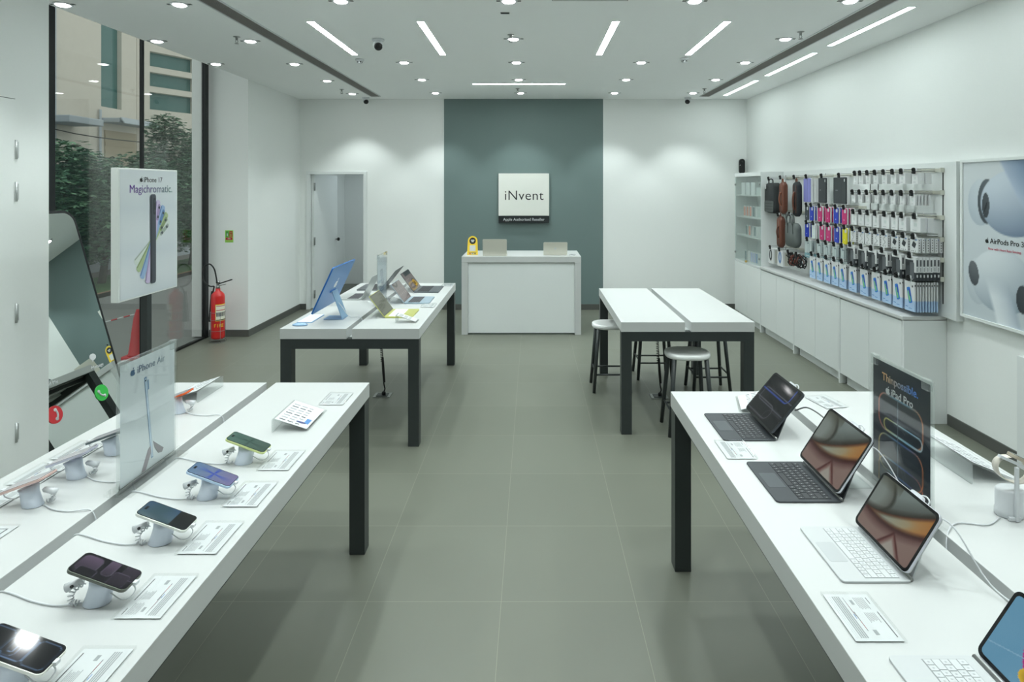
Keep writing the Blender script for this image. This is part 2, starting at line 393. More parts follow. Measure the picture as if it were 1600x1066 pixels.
def strip(x, y, lx, ly, label):
    t = thing('linear_ceiling_light', label, 'ceiling light', (x,y,ZC), group='recessed linear ceiling lights')
    mb = MB(); e = 0.006
    mb.box(-lx/2-e,lx/2+e,-ly/2-e,-ly/2,-0.004,0,whitep); mb.box(-lx/2-e,lx/2+e,ly/2,ly/2+e,-0.004,0,whitep)
    mb.box(-lx/2-e,-lx/2,-ly/2,ly/2,-0.004,0,whitep); mb.box(lx/2,lx/2+e,-ly/2,ly/2,-0.004,0,whitep); mb.build('rim', t)
    mb = MB(); mb.box(-lx/2,lx/2,-ly/2,ly/2,-0.003,0,glowr if x > 2 else glows); mb.build('diffuser', t)
for x,lb in ((-1.785,'outer left'),(-0.90,'inner left'),(0.67,'inner right'),(1.565,'outer right')):
    strip(x, 5.44, 0.055, 1.22, 'glowing linear light, %s of the four in the middle of the ceiling' % lb)
strip(-0.175, 7.76, 1.19, 0.05, 'glowing linear light running crosswise before the grey wall')
for y,lb in ((5.05,'nearest'),(6.58,'middle'),(8.13,'farthest')):
    strip(2.80, y, 0.055, 1.22, 'glowing linear light along the right wall, %s of three' % lb)
strip(2.80, 3.5, 0.055, 1.22, 'glowing linear light along the right wall, outside the photo')
strip(2.80, 1.9, 0.055, 1.22, 'glowing linear light along the right wall, behind the viewer')
for x in (-0.90,0.67): strip(x, 1.6, 0.055, 1.22, 'glowing linear light over the near aisle, outside the photo')

slotd = mat('air_slot_dark', (60,56,54), 0.6); slotl = mat('air_slot_blade', (150,146,142), 0.5)
for x0,x1,lb in ((-2.365,-2.235,'left'),(2.455,2.585,'right')):
    t = thing('air_diffuser', 'long brown-grey slotted air diffuser in the %s side of the ceiling' % lb, 'vent', ((x0+x1)/2,5.7,ZC))
    mb = MB(); mb.box(x0-(x0+x1)/2,x1-(x0+x1)/2,-3.1,3.12,-0.002,0,slotd); mb.build('backing', t)
    mb = MB(); hw=(x1-x0)/2
    mb.box(-hw-0.012,-hw,-3.1,3.12,-0.008,0,whitep); mb.box(hw,hw+0.012,-3.1,3.12,-0.008,0,whitep); mb.box(-hw,hw,3.12,3.13,-0.008,0,whitep); mb.build('frame', t)
    mb = MB()
    for k in range(9):
        x = -hw+0.008+k*(2*hw-0.016)/8; mb.box(x-0.0025,x+0.0025,-3.1,3.12,-0.007,-0.002,slotl)
    mb.build('louvre', t)
def camera_dome(x, y, z, s, label, rz=0.3):
    t = thing('security_camera', label, 'camera', (x,y,z), rz, 'ceiling security cameras')
    mb = MB(); mb.lathe([(0.055*s,0),(0.055*s,-0.012*s),(0.045*s,-0.02*s),(0.03*s,-0.022*s)], whitep, 24); mb.build('base', t)
    mb = MB(); P=[(0.045*s*math.sin(PI*(k+0.3)/12.3), 0.045*s*math.cos(PI*(k+0.3)/12.3)) for k in range(13)][::-1]
    mb.lathe(P, whitep, 24, M=Matrix.Translation((0,0,-0.055*s))); mb.build('ball', t)
    mb = MB(Matrix.Translation((0,0,-0.055*s)) @ Matrix.Rotation(math.radians(125),4,'X')); mb.lathe([(0.038*s,0.022*s),(0.036*s,0.036*s),(0.026*s,0.044*s),(0.001,0.046*s)], blackp, 20); mb.build('lens', t)
camera_dome(-1.39, 5.42, ZC, 1.0, 'white turret camera with dark lens beside the inner left light strip')
camera_dome(-2.48, 8.95, ZC, 0.95, 'small turret camera at the end of the left air slot', 0.5)
camera_dome(2.31, 8.95, ZC, 0.95, 'small turret camera hanging near the end of the right air slot', -0.5)
for x,y,lb in ((-1.80,6.27,'left'),(1.57,6.22,'right')):
    t = thing('smoke_detector', 'small white smoke detector behind the outer %s light strip' % lb, 'smoke detector', (x,y,ZC))
    mb = MB(); mb.lathe([(0.045,0),(0.045,-0.015),(0.035,-0.022)], whitep, 20); mb.build('base', t)
    mb = MB(); mb.lathe([(0.026,-0.022),(0.026,-0.04),(0.02,-0.046),(0.001,-0.047)], whitep, 16)
    for k in range(6):
        a=k*PI/3; mb.box(0.025,0.028,-0.006,0.006,-0.038,-0.026,blackp,M=Matrix.Rotation(a,4,'Z'))
    mb.build('sensor', t)
for x,y,lb in ((-2.62,5.33,'beside the left air slot, nearest'),(-2.60,8.20,'beside the left air slot, farthest'),(-0.19,5.26,'beside the middle downlights, nearest'),(-0.20,8.14,'beside the middle downlights, farthest'),(2.33,8.15,'beside the right air slot, farthest'),(2.30,5.16,'beside the right air slot, nearest')):
    t = thing('fire_sprinkler', 'small metal sprinkler head %s' % lb, 'sprinkler', (x,y,ZC), group='ceiling sprinkler heads')
    mb = MB(); mb.lathe([(0.03,0),(0.03,-0.003),(0.012,-0.006),(0.01,-0.03)], steel, 16); mb.build('escutcheon', t)
    mb = MB(); mb.tube([(-0.008,0,-0.03),(-0.012,0,-0.045),(0,0,-0.06)],0.0025,steel,6); mb.tube([(0.008,0,-0.03),(0.012,0,-0.045),(0,0,-0.06)],0.0025,steel,6); mb.lathe([(0.018,-0.06),(0.018,-0.063)],steel,12); mb.build('deflector', t)
t = thing('air_sampling_grille', 'tiny grey rectangular grille in the ceiling above the aisle', 'grille', (-0.21,4.6,ZC))
mb = MB(); mb.box(-0.035,0.035,-0.02,0.02,-0.003,0,steel)
for k in range(3): mb.box(-0.03,0.03,-0.014+k*0.011,-0.009+k*0.011,-0.0045,-0.003,blackp)
mb.build('grille_plate', t)
mb = MB(); 
for b in ((0.14,0.68,4.29,4.295),(0.14,0.145,3.75,4.29),(0.675,0.68,3.75,4.29),(0.14,0.68,3.75,3.755)): mb.box(*b,ZC-0.002,ZC,mat('shadow_gap',(120,128,126),0.8))
tag(mb.build('access_hatch'), 'square ceiling access hatch with a thin outline at the top edge of the photo', 'hatch')

# ================================================================ SIGN, INTERCOM, EXIT SIGN
t = thing('wall_sign', 'square white shop sign with black lower strip on the grey wall', 'sign', (-0.13, YB-0.025, 1.69), rot=FR['cam'])
mb = MB(); mb.box(-0.38,0.38,-0.265,0.372,0.0,0.06,mat('ivory_sign_face',(232,233,226),0.4)); mb.build('white_board', t, bev=0.002)
mb = MB(); mb.box(-0.38,0.38,-0.372,-0.268,0.0,0.06,mat('sign_black',(24,30,33),0.35)); mb.build('black_strip', t, bev=0.002)
text('iNvent', 0.205, blackink, t, Matrix.Translation((0,0.035,0.0605)), off=-0.0006, name='shop_name', space=1.06, res=5)
text('Apple Authorised Reseller', 0.058, paper, t, Matrix.Translation((0,-0.322,0.0605)), name='strip_lettering', res=4, off=0.0004)
t = thing('door_speaker', 'black pill-shaped device mounted high on the back wall by the glass cabinet', 'speaker', (3.17, YB, 2.17), rot=FR['cam'])
mb = MB(); mb.prism(rrect(0.085,0.225,0.042,8),0.0,0.045,blackp); mb.build('body', t, bev=0.006)
mb = MB(); mb.box(-0.025,-0.01,0.03,0.036,0.045,0.047,paper,M=Matrix.Rotation(0.6,4,'Z')); mb.lathe([(0.012,0.045),(0.01,0.048)],darkm,14,M=Matrix.Translation((0,0.07,0))); mb.build('badge', t)
t = thing('fire_safety_sign', 'small green and red glowing-edge fire extinguisher sign on white wall', 'sign', (-3.765,7.47,1.245), rot=FR['cam'])
grn=mat('sign_green',(150,215,90),0.5); rd=mat('sign_red',(170,30,38),0.5)
mb = MB(); mb.box(-0.05,0.05,-0.075,0.075,0,0.004,grn); mb.build('plate', t)
mb = MB(); mb.box(-0.042,-0.004,-0.01,0.065,0.004,0.0045,mat('sign_dark_green',(70,150,60),0.5)); mb.box(0.002,0.042,-0.01,0.065,0.004,0.0045,rd); mb.box(-0.042,0.042,-0.045,-0.014,0.004,0.0045,rd)
mb.prism(rrect(0.012,0.035,0.005,3,-0.022,0.02),0.0045,0.005,paper); mb.prism(rrect(0.01,0.03,0.004,3,0.022,0.02),0.0045,0.005,grn)
mb.box(0.008,0.034,0.045,0.05,0.0045,0.005,grn); mb.box(0.01,0.03,0.0,0.004,0.0045,0.005,grn); mb.build('pictogram', t)
text('FIRE',0.02,paper,t,Matrix.Translation((0,-0.03,0.0046)))
text('EXTINGUISHER',0.011,rd,t,Matrix.Translation((0,-0.06,0.0041)))

# ================================================================ TABLES
def table(x0,x1,y0,y1,g0,g1,label):
    cx,cy=(x0+x1)/2,(y0+y1)/2
    t = thing('display_table', label, 'table', (cx,cy,0), group='white topped display tables')
    X0,X1,Y0,Y1,G0,G1 = x0-cx,x1-cx,y0-cy,y1-cy,g0-cx,g1-cx
    for a,b in ((X0,G0),(G1,X1)):
        mb = MB(); mb.box(a,b,Y0,Y1,0.771,ZT,lam); mb.build('tabletop', t, bev=0.0015)
    L=0.078; i=0.003
    mb = MB(); 
    mb.box(X0+L,X1-L,Y0+i,Y0+0.06,0.70,0.770,darkm); mb.box(X0+L,X1-L,Y1-0.06,Y1-i,0.70,0.770,darkm)
    mb.box(X0+i,X0+0.05,Y0+L,Y1-L,0.765,0.770,darkm); mb.box(X1-0.05,X1-i,Y0+L,Y1-L,0.765,0.770,darkm); mb.box(X0+0.10,X0+0.14,Y0+0.06,Y1-0.06,0.73,0.770,darkm); mb.box(X1-0.14,X1-0.10,Y0+0.06,Y1-0.06,0.73,0.770,darkm); mb.build('apron', t)
    mb = MB(); mb.box(G0-0.05,G1+0.05,Y0+0.07,Y1-0.07,0.745,0.77,mat('cable_tray_grey',(205,209,208),0.5)); mb.build('cable_tray', t)
    for sx in (0,1):
        for sy in (0,1):
            ax = X0+i if sx==0 else X1-i-L; ay = Y0+i if sy==0 else Y1-i-L
            mb = MB(); mb.box(ax,ax+L,ay,ay+L,0,0.770,darkm); mb.build('leg', t, bev=0.0015)
    return t
table(-1.85,-0.845,0.78,3.12,-1.378,-1.33,'near left display table with phones on stands')
table(0.685,1.69,0.78,2.985,1.16,1.205,'near right display table with tablets on keyboards')
table(-1.807,-0.81,4.30,6.34,-1.331,-1.29,'far left display table with a blue desktop computer and laptops')
table(0.665,1.667,4.51,6.02,1.144,1.19,'empty far right display table with stools tucked under')

# ================================================================ STOOLS
seatm = mat('satin_silver_seat',(226,228,226),0.35,0.1)
def stool(x,y,label,rz=0):
    t = thing('stool', label, 'stool', (x,y,0), rz, 'low stools around the empty table')
    # dished seat
    mb = MB(); n=len(rrect(0.3,0.3,0.1,6)); rings=[]
    for (w_,h_,z) in ((0.31,0.26,0.563),(0.333,0.283,0.568),(0.338,0.288,0.58),(0.334,0.284,0.597),(0.318,0.268,0.602),(0.25,0.2,0.598),(0.15,0.11,0.592),(0.03,0.02,0.589)):
        rings.append([(a,b,z) for a,b in rrect(w_,h_,0.42*min(w_,h_),6)])
    vs=[p for r in rings for p in r]; fs=[(j*n+k,j*n+(k+1)%n,(j+1)*n+(k+1)%n,(j+1)*n+k) for j in range(len(rings)-1) for k in range(n)]
    fs.append(tuple(range(n-1,-1,-1))); fs.append(tuple((len(rings)-1)*n+k for k in range(n))); mb.add(vs,fs,seatm,True); mb.build('seat', t)
    tp=(0.12,0.095); ft=(0.165,0.145)
    def at(sx,sy,z): f=1-z/0.565; return (sx*(tp[0]+(ft[0]-tp[0])*f), sy*(tp[1]+(ft[1]-tp[1])*f), z)
    for sx in (-1,1):
        for sy in (-1,1):
            mb = MB(); p=at(sx,sy,0.001); q=at(sx,sy,0.566); mb.tube([p,Vector(p).lerp(Vector(q),0.5),q],0.0145,darkm,10,r2=0.018); mb.build('leg', t)
    for a,b,z in (((-1,-1),(1,-1),0.16),((-1,1),(1,1),0.16),((-1,-1),(-1,1),0.185),((1,-1),(1,1),0.185)):
        mb = MB(); mb.tube([at(*a,z),at(*b,z)],0.008,darkm,8); mb.build('stretcher', t)
    return t
stool(0.72,5.57,'silver seat stool poking out at the left side of the empty table')
stool(1.185,4.61,'silver seat stool at the near end of the empty table')
stool(1.18,5.93,'stool mostly hidden beneath the far end of the empty table')
stool(1.60,5.50,'stool tucked beneath the right side of the empty table')

# ================================================================ CABLES UNDER THE TABLES
for x,y,lb in ((-1.335,5.36,'far left table'),(1.12,5.33,'empty far right table')):
    t = thing('floor_socket','square metal floor socket plate under the %s' % lb,'floor socket',(x,y,0))
    mb = MB(); mb.box(-0.075,0.075,-0.06,0.06,0.0,0.006,steel); mb.build('plate', t, bev=0.001)
    mb = MB(); mb.box(-0.05,0.05,-0.04,0.04,0.006,0.010,darkm); mb.lathe([(0.018,0.010),(0.018,0.03),(0.008,0.04)],blackp,12,M=Matrix.Translation((0.01,0,0))); mb.build('outlet', t)
    t = thing('power_cord','black coiled power cord hanging from the %s to the floor' % lb,'cord',(x,y,0))
    mb = MB(); mb.tube(coil([(-0.02,0,0.74),(-0.015,0,0.5),(-0.005,0,0.3)],0.011,26,8),0.0035,blackp,5); mb.build('coil', t)
    mb = MB(); mb.tube(smooth_path([(-0.005,0,0.33),(0.002,0,0.2),(0.012,0,0.10),(0.02,0.0,0.06),(0.01,0,0.03)]),0.006,blackp,8); mb.tube(smooth_path([(0,0,0.34),(0.01,0,0.2),(0.015,0,0.12)]),0.010,blackp,8); mb.build('lead', t)

# ================================================================ RECEPTION COUNTER
t = thing('reception_counter','white reception counter with inset front panel before the grey wall','counter',(-0.14,7.905,0))
mb = MB(); mb.box(-0.75,0.75,-0.355,0.355,0.91,0.985,lam); mb.build('worktop', t, bev=0.003)
for a,b in ((-0.75,-0.672),(0.672,0.75)):
    mb = MB(); mb.box(a,b,-0.355,0.355,0,0.909,lam); mb.build('side_panel', t, bev=0.003)
mb = MB(); mb.box(-0.671,0.671,-0.33,-0.31,0.02,0.909,cablam); mb.build('front_panel', t)
# on the counter
def counter_laptop(x,y,w_,h_,lean,label,logo):
    t = thing('laptop',label,'laptop',(x,y,0.986),group='laptops on the reception counter')
    mb = MB(); mb.prism(rrect(w_,0.21,0.012),0,0.012,alloy,M=Matrix.Translation((0,0.105,0))); mb.build('base', t, bev=0.001)
    M = frame((0,0.0,0.013),(1,0,0),(0,-lean,1)); h=h_
    mb = MB(M @ Matrix.Translation((0,h/2,0))); mb.prism(rrect(w_,h,0.012),-0.005,0,alloy); 
    ld = mb.build('lid', t, bev=0.001)
    if logo: emblem(0.03, silver, ld, M @ Matrix.Translation((0,h/2,0.0)) , t=0.001)
counter_laptop(-0.478,7.62,0.305,0.20,0.12,'pale laptop seen from behind, left of two on the reception counter',False)
counter_laptop(0.292,7.68,0.305,0.16,0.25,'pale laptop leaning back, right of two on the reception counter',True)
yel = mat('yellow_stand',(240,205,60),0.4)
t = thing('payment_stand','yellow rounded payment stand on the left end of the reception counter','stand',(-0.77,7.72,0.986),rot=(math.radians(82),0,0))
mb = MB(); P=[(-0.07,0),(0.07,0)]+[(0.062*math.cos(PI*k/14),0.18+0.062*math.sin(PI*k/14)) for k in range(15)]; mb.prism(P,-0.004,0,yel); mb.build('board', t)
mb = MB(); mb.prism(circ(0.042,20,0,0.18),0,0.0008,blackink); mb.prism(rrect(0.045,0.014,0.005,3,0,0.187),0.0008,0.0014,paper); mb.prism(rrect(0.03,0.012,0.004,3,0,0.170),0.0008,0.0014,paper); mb.prism(rrect(0.075,0.075,0.004,3,0,0.085),0,0.0008,paper)
mb.box(-0.05,0.05,0.03,0.036,0,0.0008,darkink); mb.box(-0.045,-0.02,0.01,0.02,0,0.0008,redink); mb.box(-0.012,0.012,0.01,0.02,0,0.0008,blueink); mb.box(0.02,0.045,0.01,0.02,0,0.0008,darkink); mb.build('print', t)
mb = MB(); mb.box(-0.05,0.05,0.0,0.004,-0.06,0.02,acr); mb.build('foot', t)
mb = MB(); mb.tube(smooth_path([(0.47,7.66,0.990),(0.50,7.72,0.991),(0.53,7.66,0.990),(0.55,7.70,0.992)]),0.003,blackp,6); mb.tube(smooth_path([(0.50,7.69,0.990),(0.49,7.65,0.990),(0.53,7.63,0.990)]),0.0025,whitep,6)
tag(mb.build('charging_cable'),'short tangled charging cable beside the right laptop on the counter','cable')
# ================================================================ CARDS, STANDS, PHONES
def card_print(mb, W, Lh, z, seed=0):
    """grey print columns; card lies in local xy, W along x, Lh along y"""
    rnd = random.Random(seed)
    mb.box(-W*0.44,-W*0.42,-Lh*0.1,Lh*0.42,z,z+0.0003,darkink)
    mb.box(-W*0.42,-W*0.405,-Lh*0.42,-Lh*0.28,z,z+0.0003,darkink)
    for k in range(7):
        x=-W*0.34+k*W*0.035; mb.box(x,x+W*0.012,-Lh*0.42,-Lh*(0.2-0.05*rnd.random()),z,z+0.0003,greyink)
        mb.box(x,x+W*0.012,-Lh*0.08,Lh*(0.05+0.1*rnd.random()),z,z+0.0003,greyink)
    mb.box(-W*0.1,-W*0.02,Lh*0.28,Lh*0.38,z,z+0.0003,greyink); mb.box(-W*0.06,W*0.0,-Lh*0.36,-Lh*0.26,z,z+0.0003,greyink)
    for k,(m,a,b) in enumerate(((darkink,-.1,.3),(redink,-.3,-.05),(blueink,-.05,.05),(redink,.1,.26),(greyink,-.42,.0))):
        x=W*0.08+(k%3)*W*0.022; mb.box(x,x+W*0.012,a*Lh,b*Lh,z,z+0.0003,m)
    for k in range(6):
        x=W*0.18+k*W*0.045; mb.box(x,x+W*0.026,-Lh*0.44,Lh*0.44,z,z+0.0003,greyink if k<4 else paper)
def price_card(x,y,label,rz=0,first=[None]):
    if first[0] is None:
        t = thing('spec_card', label, 'card', (x,y,ZT+0.001), rz, 'clear acrylic spec cards on the tables')
        mb = MB(); mb.box(-0.0585,0.0585,-0.0815,0.0815,0,0.007,acr); mb.build('acrylic_block', t, bev=0.001)
        mb = MB(); mb.box(-0.054,0.054,-0.077,0.077,0.002,0.0024,paper); mb.build('paper_insert', t)
        mb = MB(); card_print(mb,0.108,0.154,0.0025); mb.build('print', t)
        first[0]=t; return t
    return dup(first[0],(x,y,ZT+0.001),label,rot=(0,0,rz))
cl = ['nearest phone at the bottom edge','purple-black phone','teal phone','blue phone','green phone']
for k,Y in enumerate((1.24,1.487,1.735,1.98,2.225)): price_card(-0.927,Y,'flat clear spec card in front of the %s' % cl[k])
price_card(-0.935,2.87,'flat clear spec card alone at the far corner of the near left table')
for k,(Y,lb) in enumerate(((1.73,'nearest in the row'),(1.93,'second nearest'),(2.12,'third nearest'),(2.31,'by the dark phone'))): price_card(-1.735,Y,'clear spec card along the left edge of the phone table, %s' % lb,PI)
price_card(0.780,2.315,'flat clear spec card between the two black tablet keyboards',PI)
price_card(0.774,1.416,'flat clear spec card between the two white tablet keyboards',PI)
price_card(-0.885,5.13,'clear spec card in front of the middle silver laptop, far left table')
price_card(-1.72,5.2,'clear spec card by the open silver laptop, far left table',PI)
price_card(-0.872,6.20,'clear spec card at the far corner of the far left table')
# picture card
t = thing('picture_card','flat clear card with a small phone picture at the left photo edge','card',(-1.60,1.72,ZT+0.001))
mb = MB(); mb.box(-0.07,0.07,-0.08,0.08,0,0.006,acr); mb.build('acrylic_block', t, bev=0.001)
mb = MB(); mb.box(-0.066,0.066,-0.076,0.076,0.0015,0.0019,paper); mb.build('paper_insert', t)
mb = MB(); mb.box(0.01,0.05,-0.04,0.06,0.002,0.0023,darkink); mb.box(0.014,0.046,-0.036,0.056,0.0023,0.0026,paper); mb.box(0.02,0.03,-0.03,0.03,0.0026,0.0028,redink); mb.build('print', t)

def easel(x,y,label,rz=0,W=0.15,L=0.234,hgt=0.05,group='sloping acrylic easels',blue=False,leaf=False):
    """slope falls toward +x; back wall at -x"""
    t = thing('acrylic_easel', label, 'easel', (x,y,ZT+0.001), rz, group)
    mb = MB(); mb.plank((-W/2,hgt),(W/2,0.002),0.004,-L/2,L/2,acr); mb.box(-W/2,-W/2+0.005,-L/2,L/2,0,hgt,acrm); mb.build('acrylic_stand', t)
    e = (hgt-0.002)/W; M = frame((0,0,hgt/2+0.0065),(1,0,-e),(0,1,0))
    mb = MB(M); mb.box(-W*0.46,W*0.46,-L*0.46,L*0.46,0,0.0004,paper); mb.build('paper_insert', t)
    mb = MB(M)
    for k in range(8):
        yy=-L*0.4+k*L*0.1; 
        for c0,c1 in ((-0.38,-0.2),(-0.14,0.02),(0.08,0.2)):
            mb.box(c0*W,c1*W,yy,yy+L*0.03,0.0004,0.0007,greyink if k%3 else darkink)
    if blue: mb.prism(circ(0.022,12,W*0.2,-L*0.3,0.008),0.0007,0.001,mat('navy_ink',(50,60,110),0.5)); mb.box(W*0.27,W*0.4,-L*0.3,-L*0.1,0.0004,0.0009,blueink)
    mb.build('print', t); return t
easel(-1.002,2.60,'sloping acrylic easel with a printed sheet beside the green phone',blue=True)
easel(-1.648,2.945,'sloping acrylic easel at the far end of the near left table',PI)
easel(0.80+0.22,2.78,'sloping acrylic easel with a printed sheet at the far end of the tablet table',PI-0.25,W=0.14,L=0.2,hgt=0.05)
easel(1.58,2.20,'sloping acrylic easel behind the dark tablet poster',0.0,W=0.17,L=0.30,hgt=0.07)
price_card(1.38,2.83,'flat card near the far edge of the tablet table, left of the dark poster',0.2)

# ---- phone wallpapers (u along phone from its top end, v across)
def petals(bg0,bg1,c0,c1):
    def f(u,v):
        x=(u-0.52)*2.05; y=(v-0.5); r=math.hypot(x,y); a=math.atan2(y,x); t=u
        base=[bg0[i]*(1-t)+bg1[i]*t for i in range(3)]
        p=max(0,math.cos(a*4+0.6))**1.5*math.exp(-r*3.2)*1.3+math.exp(-(r*9)**2)*0.2
        s=max(0,math.sin(a*9))**6*0.12*math.exp(-r*1.5); cc=[c0[i]*(1-t)+c1[i]*t for i in range(3)]
        p=min(1,p); o=[base[i]*(1-p)+cc[i]*p+s*120 for i in range(3)]
        if math.hypot(x*1.2,y) < 0.03: o=[20,25,40]
        if abs(v-0.5)<0.13 and 0.045<u<0.085: o=[8,8,10]
        return o
    return f
def rounds(c_bg, c_fill, line, lines):
    """dark wallpaper with rounded panels"""
    def f(u,v):
        x=u*2.05; y=v; col=list(c_bg)
        for (x0,x1,y0,y1,r,fill) in lines:
            dx=max(x0+r-x,0,x-(x1-r)); dy=max(y0+r-y,0,y-(y1-r)); d=math.hypot(dx,dy)-r if (dx>0 or dy>0) else -min(x-x0,x1-x,y-y0,y1-y)
            if d<0:
                k=fill*(0.35+0.65*(y-y0)/(y1-y0)); col=[c_bg[i]*(1-k)+c_fill[i]*k for i in range(3)]
            if abs(d)<0.022: k=1-abs(d)/0.022; col=[col[i]*(1-k)+line[i]*k for i in range(3)]
        return col
    return f
pro1 = rounds((20,18,24),(104,88,112),(86,80,96),[(0.05,0.75,0.15,0.92,0.2,.9),(0.2,0.85,-0.3,0.35,0.1,0.0),(0.95,1.3,0.25,1.1,0.16,.9),(1.55,2.2,0.4,1.2,0.1,.5),(1.35,1.9,-0.2,0.6,0.1,.35)])
pro2 = rounds((7,9,13),(14,22,60),(104,134,170),[(-0.2,0.45,0.12,0.86,0.1,.2),(-0.2,0.6,0.04,0.94,0.14,0.0),(0.72,1.34,0.1,0.9,0.1,1.0),(0.66,1.05,0.18,0.8,0.12,0.0),(0.8,0.96,0.3,0.7,0.06,0.0),(1.42,1.94,0.12,0.88,0.12,0.1),(1.36,2.0,0.06,0.94,0.16,0.0)])
def teal(u,v):
    k=0.5+0.5*math.sin(u*9+v*3+math.sin(v*5)); 
    if u>0.66: return (22+8*v,28+6*v,30)
    c=(52+30*k*(1-v),82+24*k*(1-v),92+20*k)
    if abs(v-0.5)<0.12 and 0.05<u<0.09: c=(8,8,10)
    return c
black_glass = mat('black_glass',(8,9,11),0.06,coat=0.5)
def phone(x,y,label,bodycol,fn,rz=0,L=0.150,Wd=0.0735,z=ZT+0.0745,tilt=20,group='phones displayed on white stands'):
    R = Matrix.Rotation(rz,4,'Z') @ Matrix.Rotation(math.radians(tilt),4,'Y')
    t = thing('smartphone', label, 'smartphone', (x,y,z), group=group, rot=R.to_euler())
    bm = mat('phone_body_%d_%d_%d'%bodycol, bodycol, 0.35, 0.4)
    mb = MB(); mb.prism(rrect(L,Wd,0.0125),-0.004,0.0036,bm,sm=True); mb.build('body', t, bev=0.001)
    mb = MB(); mb.prism(rrect(L-0.003,Wd-0.003,0.0115),0.0037,0.0042,black_glass); mb.build('front_glass', t)
    art(L-0.007,Wd-0.007,60,30,fn,screenm,name='screen',parent=t,rr=0.009,z=0.0044)
    mb = MB(); mb.prism(rrect(0.036,0.05 if L<0.155 else Wd-0.008,0.011,4,-L/2+0.026,0),-0.0062,-0.004,bm)
    mb.lathe([(0.008,-0.0062),(0.008,-0.0085)],black_glass,16,M=Matrix.Translation((-L/2+0.02,0.012,0))); mb.lathe([(0.008,-0.0062),(0.008,-0.0085)],black_glass,16,M=Matrix.Translation((-L/2+0.02,-0.012,0))); mb.build('camera_bump', t)
    return t
baseblue = mat('pale_blue_white_plastic',(214,222,234),0.35)
def phone_stand(x,y,label,rz=0,first=[None],cable='lay'):
    if first[0] is not None: return dup(first[0],(x,y,ZT+0.0008),label,rot=(0,0,rz))
    t = thing('phone_stand', label, 'stand', (x,y,ZT+0.0008), rz, 'white phone security stands')
    # leaning oval column, foot at origin
    rings=[]; n=24; zt=[(0,0.031,0.024,0.0),(0.002,0.032,0.025,0.0),(0.02,0.030,0.023,0.005),(0.045,0.028,0.022,0.011),(0.060,0.030,0.024,0.015)]
    for z,rx,ry,ox in zt: rings.append([(ox+rx*math.cos(2*PI*k/n),ry*math.sin(2*PI*k/n),z+(0 if z<0.05 else -0.34*rx*math.cos(2*PI*k/n))) for k in range(n)])
    vs=[p for r in rings for p in r]; fs=[(j*n+k,j*n+(k+1)%n,(j+1)*n+(k+1)%n,(j+1)*n+k) for j in range(len(rings)-1) for k in range(n)]
    fs.append(tuple(range(n-1,-1,-1))); fs.append(tuple((len(rings)-1)*n+k for k in range(n)))
    mb = MB(); mb.add(vs,fs,baseblue,True); mb.build('column', t)
    mb = MB(); mb.tube([(-0.035,0,0.052),(-0.058,-0.004,0.045),(-0.070,-0.008,0.040)],0.008,whitep,10,r2=0.011); mb.lathe([(0.004,0),(0.004,0.003)],blackp,10,M=Matrix.Translation((-0.052,-0.012,0.047)) @ Matrix.Rotation(PI/2,4,'X')); mb.build('alarm_plug', t)
    mb = MB(); mb.tube(coil([(-0.03,0,0.05),(-0.05,-0.012,0.036),(-0.052,-0.016,0.014),(-0.035,-0.014,0.008)],0.006,9,8),0.0016,whitep,5); mb.build('coil_cord', t)
    mb = MB(); mb.tube(smooth_path([(0.085,0.0,0.047),(0.093,0.0,0.032),(0.085,-0.008,0.018),(0.065,-0.012,0.016),(0.04,-0.01,0.03)]),0.0016,whitep,6); mb.box(0.083,0.099,-0.006,0.006,0.045,0.052,whitep); mb.build('charge_lead', t)
    first[0]=t; return t
pl = [('nearest phone, dark with blue outlined wallpaper, at the bottom left corner',(226,226,220),pro2,0.155,0.077),('dark purple wallpaper phone on a white stand',(96,100,92),pro1,0.150,0.0735),('teal to black wallpaper phone on a white stand',(220,222,216),teal,0.150,0.0735),('blue phone with a blue petal wallpaper',(176,198,222),petals((100,134,162),(124,120,160),(20,60,190),(20,50,190)),0.150,0.0735),('green phone with a green petal wallpaper',(206,216,150),petals((80,116,104),(70,94,84),(30,60,50),(20,50,44)),0.150,0.0735)]
for k,Y in enumerate((1.222,1.468,1.716,1.963,2.21)):
    lb,bc,fn,L_,W_=pl[k]; phone(-1.043,Y,lb,bc,fn,L=L_,Wd=W_)
    phone_stand(-1.062,Y,'white stand holding the %s' % ['nearest outlined dark phone','dark purple phone','teal phone','blue phone','green phone'][k])
greyscr = lambda u,v:(150+20*v,154+18*v,158+16*v)
lp = [('pink phone facing away, nearest on the left half of the phone table',(222,190,184)),('lilac phone facing away, second on the left half of the phone table',(200,200,216)),('dark grey phone facing away, left of the tall clear poster',(96,108,112)),('light phone facing away, behind the tall clear poster',(220,222,222)),('orange phone just right of the tall clear poster',(236,106,52))]
for k,Y in enumerate((1.915,2.10,2.285,2.49,2.70)):
    phone(-1.607,Y,lp[k][0],lp[k][1],greyscr,rz=PI)
    phone_stand(-1.59,Y,'white stand of the %s' % ['pink phone facing away','lilac phone facing away','dark grey phone facing away','light phone behind the clear poster','orange phone'][k],rz=PI)
